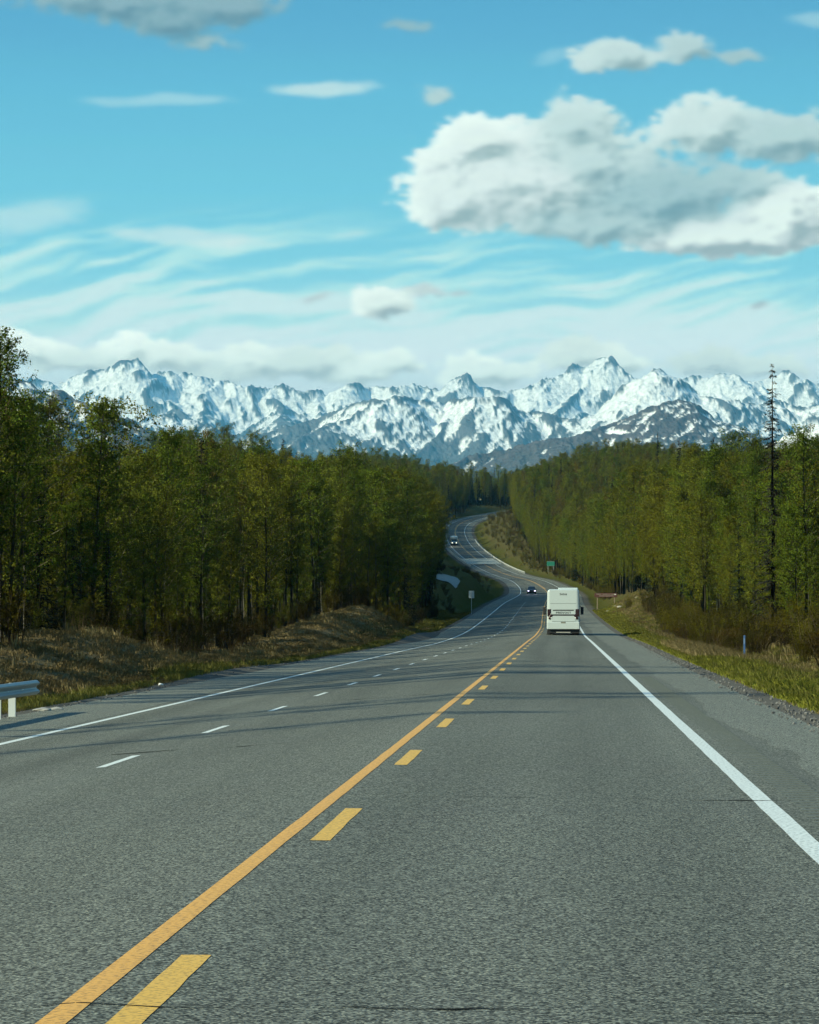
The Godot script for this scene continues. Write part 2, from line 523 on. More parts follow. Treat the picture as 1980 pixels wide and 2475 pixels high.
func build_road() -> void:
	var wear := noise(51, 0.08, 3)
	var streak := noise(52, 0.5, 2)
	var road := Node3D.new()
	road.name = "road"
	add_child(road)
	tag(road, "", "", "", "structure")
	var cols := 22
	var offs := func(d: float) -> Array:
		var a := []
		var l := -(road_w(d) + shoulder_left(d))
		var r := LANE + shoulder_right(d)
		var w := road_w(d)
		for k in 4: a.append(lerpf(l, -w, k / 4.0))
		for k in 20: a.append(lerpf(-w, 0.0, k / 20.0))
		for k in 11: a.append(lerpf(0.0, LANE, k / 11.0))
		for k in 4: a.append(lerpf(LANE, r, k / 3.0))
		return a
	var tint := func(d: float, o: float) -> Color:
		var lane := fposmod(o, 3.77) / 3.77
		var track := exp(-pow((lane - 0.26) / 0.09, 2.0)) + exp(-pow((lane - 0.76) / 0.09, 2.0))
		var v := 0.32 * (1.0 + 0.12 * wear.get_noise_2d(o * 4.0, d * 0.4) + 0.16 * streak.get_noise_2d(o * 1.5, d * 0.02) - 0.09 * track)
		return Color(v * 0.95, v * 1.0, v * 0.87)
	obj("asphalt", strip(-58, 1636, 2.0, offs, 0.0, tint), M.asphalt, road)
	# older, paler surface of the shoulders, with ragged inner edges
	var rag := noise(53, 0.05, 4)
	var pale := func(d: float, o: float) -> Color:
		var v := 0.40 * (1.0 + 0.10 * wear.get_noise_2d(o * 4.0 + 90.0, d * 0.4))
		return Color(v * 0.95, v * 1.0, v * 0.87)
	var so_r := func(d: float) -> Array:
		var i := LANE + 0.75 + 0.45 * rag.get_noise_2d(d, 0.0) + 0.12 * rag.get_noise_2d(d * 5.0, 9.0)
		var e := LANE + shoulder_right(d) - 0.02 + 0.06 * rag.get_noise_2d(d * 6.0, 70.0)
		return [i, lerpf(i, e, 0.5), e]
	obj("shoulder", strip(-58, 1636, 1.0, so_r, 0.0025, pale), M.asphalt, road)
	var so_l := func(d: float) -> Array:
		var w := road_w(d)
		var i := -(w + 0.35 + 0.2 * rag.get_noise_2d(d, 30.0))
		var e := -(w + shoulder_left(d) - 0.02 + 0.06 * rag.get_noise_2d(d * 6.0, 50.0))
		return [e, lerpf(i, e, 0.5), i]
	obj("shoulder", strip(-58, 1636, 1.0, so_l, 0.0025, pale), M.asphalt, road)
	# concrete deck of the bridge
	var deck := func(d: float) -> Array:
		return [-(road_w(d) + 1.9), -1.0, LANE + 2.0]
	var conc := func(_d: float, _o: float) -> Color: return Color(0.80, 0.86, 0.78)
	obj("bridge_deck", strip(1112, 1142, 2.0, deck, 0.02, conc), M.asphalt, road)
	# painted lines
	var white := func(_d: float, _o: float) -> Color: return Color.WHITE
	var jag := noise(54, 0.6, 3)
	var liner := func(c: Callable, w: float) -> Callable:
		return func(d: float) -> Array:
			var x: float = c.call(d)
			return [x - w * 0.5 + 0.008 * jag.get_noise_2d(d * 9.0, x), x, x + w * 0.5 + 0.008 * jag.get_noise_2d(d * 9.0, x + 50.0)]
	obj("edge_line", strip(-40, 1600, 1.0, liner.call(func(_d): return LANE, 0.17), 0.0026, white), M.white_paint, road)
	obj("edge_line", strip(-40, 1600, 1.0, liner.call(func(d): return -road_w(d), 0.17), 0.0026, white), M.white_paint, road)
	obj("centre_line", strip(-40, 1636, 1.0, liner.call(func(_d): return 0.0, 0.125), 0.0026, white), M.yellow_paint, road)
	obj("centre_line", strip(760, 1636, 1.0, liner.call(func(_d): return 0.28, 0.14), 0.0026, white), M.yellow_paint, road)
	for k in range(-3, 55):
		var d := 24.25 + 12.15 * k
		obj("yellow_dash", strip(d, d + 4.0, 0.5, liner.call(func(_d): return 0.285, 0.14), 0.0026, white), M.bright_yellow_paint, road)
	for k in range(-6, 46):
		var d := 41.9 + 12.2 * k
		obj("white_dash", strip(d, d + 3.6, 0.45, liner.call(func(q): return -road_w(q) * 0.5, 0.12), 0.0026, white), M.white_paint, road)
	# tarred cracks across the lanes
	for c in [[14.05, -9.0, 5.2, 0.034], [46.5, -4.4, -2.6, 0.10], [45.9, -3.3, -1.6, 0.07], [71.0, -3.2, 0.3, 0.09], [30.2, 0.6, 5.0, 0.03], [98.0, -7.0, 3.6, 0.1], [127.0, -7.0, 5.0, 0.1], [158.0, -9.0, 5.0, 0.12], [203.0, -9.0, 5.0, 0.14]]:
		var st := st_new()
		var n := 140
		for i in n:
			var q := []
			for e in [float(i) / n, float(i + 1) / n]:
				var o: float = lerpf(c[1], c[2], e)
				var dd: float = c[0] + 0.16 * rag.get_noise_2d(o * 14.0, c[0] * 3.0) + 0.05 * rag.get_noise_2d(o * 70.0, c[0]) - 0.012 * o
				var w: float = c[3] * maxf(0.04, 0.35 + 1.6 * rag.get_noise_2d(o * 22.0, 7.0)) * minf(1.0, 6.0 * minf(e, 1.0 - e) + 0.15)
				q.append(on_road(dd - w, o, 0.0045))
				q.append(on_road(dd + w, o, 0.0045))
			quad(st, q[0], q[1], q[3], q[2])
		obj("sealed_crack", finish(st), M.tar, road)
	# rumble strip cut into the right shoulder
	var ru := st_new()
	ru.set_smooth_group(-1)
	var d := 12.0
	while d < 90.0:
		var b := Basis.looking_at(heading(d), Vector3.UP)
		st_box(ru, on_road(d, LANE + 0.42, -0.001), Vector3(0.36, 0.016, 0.13), b)
		d += 0.42
	var rm := mat(lin(0.105, 0.12, 0.108), 0.9)
	var ro := obj("rumble_strip", finish(ru), rm, road)
	tag(ro, "", "", "", "stuff")

# ---------------------------------------------------------------- ground
func build_ground() -> void:
	var es := [0.0, 0.45, 0.9, 1.4, 2.0, 2.7, 3.5, 4.3, 5.1, 6.0, 7.0, 8.0, 9.2, 10.6, 12.4, 15.0, 18.0, 22.0, 27.0, 33.0, 40.0, 50.0, 65.0, 90.0, 130.0, 190.0, 280.0]
	var ds := []
	var d := -58.0
	while d < 1800.0:
		ds.append(d)
		d += 2.0 if d < 330.0 else (4.0 if d < 800.0 else 8.0)
	var tone := noise(61, 0.06, 4)
	var tone2 := noise(62, 0.35, 3)
	var verts := PackedVector3Array()
	var cols := PackedColorArray()
	var idx := PackedInt32Array()
	var n := es.size() * 2 + 2
	for dd in ds:
		var l := edge_left(dd)
		var r := edge_right(dd)
		for k in n:
			var left := k < es.size()
			if k == es.size() or k == es.size() + 1:
				var inner: float = -road_w(dd) if k == es.size() else LANE
				verts.append(on_road(dd, inner, -0.5))
				cols.append(Color(0.12, 0.115, 0.10))
				continue
			var e: float = es[es.size() - 1 - k] if left else es[k - es.size() - 2]
			var x: float = l - e if left else r + e
			var y: float = (side_left(dd, e) if left else side_right(dd, e)) - (0.05 if e == 0.0 else 0.0)
			verts.append(Vector3(x, y, -dd))
			var q := tone.get_noise_2d(x, dd) + 0.5 * tone2.get_noise_2d(x, dd)
			var c := Color(0.135, 0.13, 0.118)
			var dry := Color(0.22, 0.172, 0.092)
			var green := Color(0.075, 0.08, 0.022)
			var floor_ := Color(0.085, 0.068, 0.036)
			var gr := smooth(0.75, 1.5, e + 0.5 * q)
			var grass := dry
			if left:
				grass = green.lerp(dry, smooth(1.5, 4.0, e + 1.5 * q - smooth(150.0, 220.0, dd)))
				grass = grass.lerp(green, 0.75 * smooth(380.0, 480.0, dd))
			else:
				grass = green.lerp(Color(0.14, 0.105, 0.06), 0.45 * smooth(2.0, 7.0, e + 3.0 * q))
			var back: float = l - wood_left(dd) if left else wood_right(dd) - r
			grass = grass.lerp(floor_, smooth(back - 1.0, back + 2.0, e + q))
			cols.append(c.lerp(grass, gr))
	for i in ds.size() - 1:
		for k in n - 1:
			var a := i * n + k
			idx.append_array([a, a + n, a + n + 1, a, a + n + 1, a + 1])
	var st := SurfaceTool.new()
	var arr := []
	arr.resize(Mesh.ARRAY_MAX)
	arr[Mesh.ARRAY_VERTEX] = verts
	arr[Mesh.ARRAY_COLOR] = cols
	arr[Mesh.ARRAY_INDEX] = idx
	var m := ArrayMesh.new()
	m.add_surface_from_arrays(Mesh.PRIMITIVE_TRIANGLES, arr)
	st.create_from(m, 0)
	st.generate_normals()
	tag(obj("ground", st.commit(), M.ground), "", "", "", "structure")
	var p := PlaneMesh.new()
	p.size = Vector2(60000, 60000)
	var pl := obj("plain", p, mat(lin(0.05, 0.055, 0.03), 0.95))
	pl.position = Vector3(0, -16, -25000)
	tag(pl, "", "", "", "structure")

# ---------------------------------------------------------------- mountains
# A range is a net of ridges (crest, spurs, side spurs); the ground falls away from them at scree slope, roughened by noise.
func splat(h: PackedFloat32Array, nx: int, nz: int, x0: float, z0: float, cx: float, cz: float, a: Vector3, b: Vector3, slope: float, base: float, wx: PackedFloat32Array, wz: PackedFloat32Array) -> void:
	var reach := (maxf(a.y, b.y) - base) / slope + 120.0
	var i0 := maxi(0, int((minf(a.x, b.x) - reach - x0) / cx))
	var i1 := mini(nx - 1, int((maxf(a.x, b.x) + reach - x0) / cx) + 1)
	var j0 := maxi(0, int((minf(a.z, b.z) - reach - z0) / cz))
	var j1 := mini(nz - 1, int((maxf(a.z, b.z) + reach - z0) / cz) + 1)
	var ux := b.x - a.x
	var uz := b.z - a.z
	var l2 := maxf(ux * ux + uz * uz, 1.0)
	for j in range(j0, j1 + 1):
		for i in range(i0, i1 + 1):
			var k := j * nx + i
			var px := x0 + i * cx + wx[k] - a.x
			var pz := z0 + j * cz + wz[k] - a.z
			var t := clampf((px * ux + pz * uz) / l2, 0.0, 1.0)
			var dx := px - t * ux
			var dz := pz - t * uz
			var y := a.y + t * (b.y - a.y) - slope * sqrt(dx * dx + dz * dz)
			if y > h[k]: h[k] = y

func mountain_range(called: String, o: Dictionary) -> void:
	var r := RandomNumberGenerator.new()
	r.seed = o.seed
	var D: float = o.d
	var crest: Array = o.crest
	var base: float = o.base
	var x0: float = o.x0
	var x1: float = o.x1
	var cx: float = o.cell
	var cz: float = o.cell_z
	var nx := int((x1 - x0) / cx) + 1
	var z0 := -D - float(o.behind)
	var nz := int((float(o.behind) + float(o.front)) / cz) + 1
	var h := PackedFloat32Array()
	h.resize(nx * nz)
	var wx := PackedFloat32Array()
	wx.resize(nx * nz)
	var wz := PackedFloat32Array()
	wz.resize(nx * nz)
	var s: float = o.scale
	var warp := noise(o.seed + 1, 1.0 / (420.0 * s), 4)
	var low := noise(o.seed + 2, 1.0 / (900.0 * s), 4)
	for j in nz:
		for i in nx:
			var x := x0 + i * cx
			var z := z0 + j * cz
			var k := j * nx + i
			wx[k] = 75.0 * s * warp.get_noise_2d(x, z)
			wz[k] = 75.0 * s * warp.get_noise_2d(x + 9000.0, z)
			h[k] = base + 60.0 * s * low.get_noise_2d(x, z) + (j * cz - float(o.behind)) * -0.03
	var xs := []
	var ys := []
	for p in crest:
		xs.append(float(p[0]))
		ys.append(float(p[1]))
	var prev := Vector3.INF
	var x: float = xs[0]
	var wob := noise(o.seed + 3, 1.0 / (700.0 * s), 3)
	var next_spur := 0.0
	while x < xs[xs.size() - 1]:
		var p := Vector3(x, line(xs, ys, x), -D + 420.0 * s * wob.get_noise_1d(x))
		if prev != Vector3.INF:
			splat(h, nx, nz, x0, z0, cx, cz, prev, p, float(o.steep) * r.randf_range(0.9, 1.15), base - 50.0, wx, wz)
		prev = p
		next_spur -= 1.0
		if next_spur <= 0.0:
			next_spur = r.randf_range(3.5, 8.5)
			var ang := deg_to_rad(float(o.lean) + r.randf_range(-34.0, 34.0))
			var leng: float = o.spur * r.randf_range(0.7, 1.25)
			var n := 6
			var last := p
			for q in n:
				var t := float(q + 1) / n
				ang += deg_to_rad(r.randf_range(-16.0, 16.0))
				var now := last + Vector3(sin(ang), 0, cos(ang)) * (leng / n)
				now.y = base + (p.y - base) * (pow(1.0 - t, 1.15) * 0.93 + 0.05 * r.randf_range(-1.0, 1.0) * (1.0 - t))
				splat(h, nx, nz, x0, z0, cx, cz, last, now, float(o.steep) * r.randf_range(0.6, 1.2), base - 50.0, wx, wz)
				for side in [-1.0, 1.0]:
					if r.randf() < 0.8 and now.y > base + 40.0:
						var sa: float = ang + side * deg_to_rad(r.randf_range(38.0, 72.0))
						var e := now + Vector3(sin(sa), 0, cos(sa)) * r.randf_range(0.12, 0.26) * leng
						e.y = now.y - (now.y - base) * r.randf_range(0.5, 0.85)
						splat(h, nx, nz, x0, z0, cx, cz, now, e, float(o.steep) * r.randf_range(0.75, 1.05), base - 50.0, wx, wz)
				last = now
		x += 62.0 * s
	var fine := noise(o.seed + 4, 1.0 / (520.0 * s), 4, FastNoiseLite.TYPE_SIMPLEX_SMOOTH, FastNoiseLite.FRACTAL_RIDGED)
	var grain := noise(o.seed + 7, 1.0 / (105.0 * s), 3, FastNoiseLite.TYPE_SIMPLEX_SMOOTH, FastNoiseLite.FRACTAL_RIDGED)
	var verts := PackedVector3Array()
	verts.resize(nx * nz)
	for j in nz:
		for i in nx:
			var k := j * nx + i
			var px := x0 + i * cx
			var pz := z0 + j * cz
			var up := clampf((h[k] - base) / (260.0 * s), 0.0, 1.0)
			# gullies run down the faces
			h[k] += (fine.get_noise_2d(px * 1.1 + 2.0 * wx[k], pz * 0.55 + 2.0 * wz[k]) - 0.45) * float(o.rough) * s * (0.1 + up)
			h[k] += grain.get_noise_2d(px * 1.15 + 0.5 * pz + wx[k], pz * 0.5 - 0.2 * px) * 13.0 * s * (0.2 + 0.8 * up)
			verts[k] = Vector3(px, h[k], pz)
	var cols := PackedColorArray()
	cols.resize(nx * nz)
	var norms := PackedVector3Array()
	norms.resize(nx * nz)
	var patch := noise(o.seed + 5, 1.0 / (420.0 * s), 5)
	var stripes := noise(o.seed + 6, 1.0 / (240.0 * s), 4)
	var rock: Color = o.rock
	var scrub: Color = o.scrub
	var snow := Color(0.86, 0.88, 0.86)
	for j in nz:
		for i in nx:
			var k := j * nx + i
			var il := maxi(i - 1, 0)
			var ir := mini(i + 1, nx - 1)
			var jl := maxi(j - 1, 0)
			var jr := mini(j + 1, nz - 1)
			var gx := (h[j * nx + ir] - h[j * nx + il]) / (cx * (ir - il))
			var gz := (h[jr * nx + i] - h[jl * nx + i]) / (cz * (jr - jl))
			var nn := Vector3(-gx, 1.0, -gz).normalized()
			norms[k] = nn
			var i2 := maxi(i - 7, 0)
			var i3 := mini(i + 7, nx - 1)
			var j2 := maxi(j - 4, 0)
			var j3 := mini(j + 4, nz - 1)
			var hollow := (h[j * nx + i2] + h[j * nx + i3] + h[j2 * nx + i] + h[j3 * nx + i]) * 0.25 - h[k]
			var px := x0 + i * cx
			var pz := z0 + j * cz
			var steep := sqrt(gx * gx + gz * gz)
			var along := (gx * pz - gz * px) / maxf(steep, 0.05)
			var rel: float = (h[k] - float(o.snow_low)) / (float(o.snow_high) - float(o.snow_low))
			# snow lies in hollows and on gentle ground, is blown off ribs, thins out downhill
			var lie: float = float(o.snow) + 0.026 / s * hollow - 0.55 * (steep - 0.75) + float(o.aspect) * clampf(gx, -1.0, 1.0) + 0.16 * grain.get_noise_2d(px * 1.7 + 0.9 * pz + 300.0, pz * 0.5 - 0.4 * px) + 0.85 * low.get_noise_2d(px * 0.8 + 5000.0, pz * 0.5) + 0.24 * patch.get_noise_2d(px, pz) + 0.46 * stripes.get_noise_2d(px * 1.9 + 1.3 * pz, pz * 0.22 - 0.22 * px) + 1.6 * clampf(rel, -1.0, 1.0) - 0.80
			var w := smooth(-0.03, 0.10, lie)
			var bare := scrub.lerp(rock, smooth(-0.5, 0.5, rel + 0.3 * patch.get_noise_2d(px + 700.0, pz)))
			bare = bare * (1.0 + 0.35 * patch.get_noise_2d(px * 2.0, pz * 2.0))
			cols[k] = bare.lerp(snow, w)
	var idx := PackedInt32Array()
	idx.resize((nx - 1) * (nz - 1) * 6)
	var q := 0
	for j in nz - 1:
		for i in nx - 1:
			var a := j * nx + i
			idx[q] = a
			idx[q + 1] = a + 1
			idx[q + 2] = a + nx + 1
			idx[q + 3] = a
			idx[q + 4] = a + nx + 1
			idx[q + 5] = a + nx
			q += 6
	var arr := []
	arr.resize(Mesh.ARRAY_MAX)
	arr[Mesh.ARRAY_VERTEX] = verts
	arr[Mesh.ARRAY_NORMAL] = norms
	arr[Mesh.ARRAY_COLOR] = cols
	arr[Mesh.ARRAY_INDEX] = idx
	var m := ArrayMesh.new()
	m.add_surface_from_arrays(Mesh.PRIMITIVE_TRIANGLES, arr)
	tag(obj(called, m, M.mountain), "", "", "", "structure")

func build_mountains() -> void:
	mountain_range("mountain_range", {"seed": 101, "d": 32000.0, "x0": -4900.0, "x1": 4900.0, "cell": 12.0, "cell_z": 30.0, "behind": 900.0, "front": 3600.0, "base": 760.0, "scale": 1.0, "steep": 0.95, "lean": -12.0, "spur": 2300.0, "aspect": 0.32, "rough": 40.0, "snow": 0.26, "snow_low": 760.0, "snow_high": 1500.0, "rock": Color(0.13, 0.135, 0.14), "scrub": Color(0.10, 0.11, 0.10),
		"crest": [[-4722, 1602], [-4189, 1557], [-3580, 1575], [-3269, 1530], [-3091, 1633], [-2989, 1664], [-2798, 1664], [-2691, 1708], [-2576, 1760], [-2500, 1690], [-2322, 1624], [-2113, 1633], [-1909, 1602], [-1687, 1544], [-1402, 1486], [-1278, 1499], [-1144, 1553], [-1042, 1486], [-789, 1433], [-687, 1490], [-536, 1522], [-447, 1499], [-300, 1513], [-47, 1486], [33, 1544], [113, 1499], [278, 1442], [398, 1575], [487, 1625], [602, 1544], [753, 1513], [856, 1468], [944, 1442], [1091, 1513], [1278, 1566], [1544, 1722], [1664, 1690], [1842, 1795], [1944, 1708], [2091, 1579], [2336, 1557], [2509, 1557], [2669, 1619], [2833, 1575], [2953, 1633], [3100, 1602], [3202, 1530], [3380, 1602], [3531, 1646], [3647, 1575], [3833, 1513], [4389, 1579], [4833, 1535]]})
	mountain_range("mountain_ridge", {"seed": 207, "d": 24000.0, "x0": -3700.0, "x1": 3700.0, "cell": 9.0, "cell_z": 24.0, "behind": 700.0, "front": 3000.0, "base": 400.0, "scale": 0.85, "steep": 0.8, "lean": -34.0, "spur": 1900.0, "aspect": 0.45, "rough": 34.0, "snow": -0.04, "snow_low": 540.0, "snow_high": 1050.0, "rock": Color(0.12, 0.125, 0.13), "scrub": Color(0.075, 0.085, 0.075),
		"crest": [[-3542, 968], [-2875, 935], [-2475, 885], [-2142, 818], [-1875, 885], [-1708, 942], [-1542, 902], [-1342, 818], [-1142, 785], [-1008, 818], [-792, 868], [-542, 952], [-342, 1015], [-115, 1058], [108, 1048], [265, 1025], [365, 1042], [475, 1035], [642, 1062], [742, 975], [958, 928], [1175, 875], [1358, 1002], [1525, 1128], [1658, 1202], [1752, 1272], [1842, 1202], [2025, 1085], [2225, 1018], [2425, 1002], [2625, 1028], [2875, 1015], [3292, 1052], [3625, 1002]]})
	mountain_range("hill", {"seed": 311, "d": 15000.0, "x0": -150.0, "x1": 2300.0, "cell": 5.5, "cell_z": 14.0, "behind": 500.0, "front": 1500.0, "base": 200.0, "scale": 0.55, "steep": 0.55, "lean": -20.0, "spur": 1100.0, "aspect": 0.45, "rough": 26.0, "snow": -0.08, "snow_low": 330.0, "snow_high": 820.0, "rock": Color(0.10, 0.085, 0.08), "scrub": Color(0.06, 0.062, 0.055),
		"crest": [[-140, 260], [-26, 293], [120, 345], [245, 393], [391, 427], [495, 450], [599, 470], [739, 497], [911, 537], [1016, 572], [1114, 635], [1176, 650], [1230, 641], [1280, 600], [1397, 543], [1522, 481], [1641, 397], [1786, 314], [2100, 250]]})
	mountain_range("hill", {"seed": 401, "d": 12000.0, "x0": -2000.0, "x1": -700.0, "cell": 5.0, "cell_z": 12.0, "behind": 400.0, "front": 1300.0, "base": 160.0, "scale": 0.55, "steep": 0.62, "lean": 0.0, "spur": 900.0, "aspect": 0.4, "rough": 30.0, "snow": -0.05, "snow_low": 250.0, "snow_high": 800.0, "rock": Color(0.13, 0.11, 0.10), "scrub": Color(0.075, 0.07, 0.055),
		"crest": [[-1960, 640], [-1688, 635], [-1538, 632], [-1438, 610], [-1382, 597], [-1299, 563], [-1188, 535], [-1104, 497], [-1038, 418], [-971, 335], [-888, 252]]})
	mountain_range("hill", {"seed": 503, "d": 12000.0, "x0": 1080.0, "x1": 2100.0, "cell": 5.0, "cell_z": 12.0, "behind": 400.0, "front": 1200.0, "base": 160.0, "scale": 0.55, "steep": 0.5, "lean": -10.0, "spur": 900.0, "aspect": 0.2, "rough": 30.0, "snow": 0.45, "snow_low": 150.0, "snow_high": 480.0, "rock": Color(0.14, 0.115, 0.10), "scrub": Color(0.09, 0.08, 0.06),
		"crest": [[1129, 268], [1229, 335], [1312, 385], [1424, 430], [1529, 468], [1729, 502], [2050, 520]]})

# ---------------------------------------------------------------- trees
class Leaves:
	var v := PackedVector3Array()
	var n := PackedVector3Array()
	var c := PackedColorArray()
	var i := PackedInt32Array()
	func leaf(p: Vector3, along: Vector3, across: Vector3, nn: Vector3, col: Color) -> void:
		var k := v.size()
		v.append(p - across * 0.5)
		v.append(p + along * 0.5 - across * 0.1)
		v.append(p + along)
		v.append(p + along * 0.45 + across * 0.5)
		for q in 4:
			n.append(nn)
			c.append(col)
		i.append_array([k, k + 1, k + 2, k, k + 2, k + 3])
	func tri(a: Vector3, b: Vector3, d: Vector3, nn: Vector3, col: Color) -> void:
		var k := v.size()
		v.append(a)
		v.append(b)
		v.append(d)
		for q in 3:
			n.append(nn)
			c.append(col)
		i.append_array([k, k + 1, k + 2])
	func stick(p0: Vector3, p1: Vector3, r0: float, r1: float, sides: int, col: Color) -> void:
		var d := (p1 - p0).normalized()
		var a := d.cross(Vector3.UP if absf(d.y) < 0.9 else Vector3.RIGHT).normalized()
		var b := d.cross(a)
		var k := v.size()
		for q in sides:
			var e := a * cos(TAU * q / sides) + b * sin(TAU * q / sides)
			v.append(p0 + e * r0)
			v.append(p1 + e * r1)
			n.append(e)
			n.append(e)
			c.append(col)
			c.append(col)
		for q in sides:
			var s := k + q * 2
			var t := k + ((q + 1) % sides) * 2
			i.append_array([s, t, t + 1, s, t + 1, s + 1])
	func add_to(m: ArrayMesh, mat: Material) -> void:
		var arr := []
		arr.resize(Mesh.ARRAY_MAX)
		arr[Mesh.ARRAY_VERTEX] = v
		arr[Mesh.ARRAY_NORMAL] = n
		arr[Mesh.ARRAY_COLOR] = c
		arr[Mesh.ARRAY_INDEX] = i
		m.add_surface_from_arrays(Mesh.PRIMITIVE_TRIANGLES, arr)
		m.surface_set_material(m.get_surface_count() - 1, mat)
	func mesh(mat: Material) -> ArrayMesh:
		var m := ArrayMesh.new()
		add_to(m, mat)
		return m

var KINDS := {}   # name -> array of {trunk, crown, both, height}

func leaf_material(tint: Color, through: float) -> StandardMaterial3D:
	var m := mat(tint, 0.75)
	m.vertex_color_use_as_albedo = true
	m.metallic_specular = 0.25
	m.backlight_enabled = true
	m.backlight = Color(through, through, through * 0.75)
	m.cull_mode = BaseMaterial3D.CULL_DISABLED
	return m

func keep(kind: String, trunk: Leaves, crown: Leaves, tall: float) -> void:
	var both := ArrayMesh.new()
	trunk.add_to(both, M.bark)
	crown.add_to(both, M.leaf)
	if not KINDS.has(kind): KINDS[kind] = []
	KINDS[kind].append({"trunk": trunk.mesh(M.bark), "crown": crown.mesh(M.leaf), "both": both, "height": tall})

# birch and poplar in fresh leaf: white stem, steep limbs, fine hanging twigs
func make_birch(r: RandomNumberGenerator, tall: float, wide: float, bare: float, leaves: int, green: Color, kind: String, start := 0.22) -> void:
	var t := Leaves.new()
	var c := Leaves.new()
	var stem := []
	var p := Vector3.ZERO
	var lean := Vector3(r.randf_range(-0.05, 0.05), 1.0, r.randf_range(-0.05, 0.05))
	var n := 12
	for q in n + 1:
		stem.append(p)
		p += (lean + Vector3(r.randf_range(-0.06, 0.06), 0, r.randf_range(-0.06, 0.06))).normalized() * (tall / n)
	var rad := 0.0105 * tall + 0.01
	for q in n:
		var f := float(q) / n
		var g := float(q + 1) / n
		var pale := r.randf_range(0.75, 1.1)
		var bark := Color(0.60, 0.59, 0.52) * pale if f < 0.75 else Color(0.22, 0.19, 0.15)
		if r.randf() < 0.2: bark = bark * 0.55
		t.stick(stem[q], stem[q + 1], rad * (1.0 - 0.92 * f), rad * (1.0 - 0.92 * g), 7, bark)
	var limbs := int(34 + 10 * wide)
	var tips := []
	for q in limbs:
		var f := lerpf(start, 0.97, pow(float(q) / limbs, 0.85))
		var k := f * n
		var base: Vector3 = stem[int(k)].lerp(stem[mini(int(k) + 1, n)], k - int(k))
		var az := q * 2.399 + r.randf_range(-0.5, 0.5)
		var profile := sin(PI * pow(clampf((f - start * 0.6) / (1.04 - start * 0.6), 0.0, 1.0), 1.1)) * 0.85 + 0.22
		var length := wide * profile * r.randf_range(0.6, 1.15)
		var rise := r.randf_range(0.55, 1.2)
		var dir := Vector3(cos(az), rise, sin(az)).normalized()
		var mid := base + dir * length * 0.55
		var dir2 := Vector3(cos(az + r.randf_range(-0.4, 0.4)), rise * r.randf_range(0.1, 0.8), sin(az + r.randf_range(-0.4, 0.4))).normalized()
		var tip := mid + dir2 * length * 0.55
		var lr := maxf(0.006, 0.3 * rad * (1.0 - f) + 0.004)
		var brown := Color(0.30, 0.25, 0.19) if r.randf() < 0.75 else Color(0.34, 0.32, 0.26)
		t.stick(base, mid, lr, lr * 0.65, 4, brown)
		t.stick(mid, tip, lr * 0.65, 0.004, 3, brown)
		tips.append([base.lerp(mid, 0.5), mid, length])
		tips.append([mid, tip, length])
	var per := maxi(1, int(leaves / (tips.size() * 5.0)))
	for s in tips:
		for tw in 5:
			var f := r.randf()
			var b: Vector3 = s[0].lerp(s[1], f)
			var az := r.randf() * TAU
			var dir := Vector3(cos(az), r.randf_range(-0.35, 0.9), sin(az)).normalized()
			var e: Vector3 = b + dir * r.randf_range(0.25, 0.7) * minf(1.0, s[2] * 0.7)
			t.stick(b, e, 0.006, 0.003, 3, Color(0.28, 0.225, 0.15))
			if r.randf() < bare: continue
			var shade := r.randf_range(0.7, 1.3)
			for l in per:
				var q := b.lerp(e, r.randf_range(0.15, 1.1)) + Vector3(r.randf_range(-1, 1), r.randf_range(-1.2, 0.8), r.randf_range(-1, 1)) * 0.16
				var size := r.randf_range(0.08, 0.145)
				var al := Vector3(r.randf_range(-1, 1), r.randf_range(-1.3, 0.3), r.randf_range(-1, 1)).normalized()
				var ac := al.cross(Vector3(r.randf_range(-1, 1), r.randf_range(-1, 1), r.randf_range(-1, 1))).normalized()
				var nn := al.cross(ac).normalized()
				nn = (nn * 0.7 + Vector3(q.x, 0.0, q.z).normalized() * 0.35 + Vector3.UP * 0.45).normalized()
				c.leaf(q, al * size, ac * size * 0.8, nn, green * shade * r.randf_range(0.8, 1.2))
	keep(kind, t, c, tall)

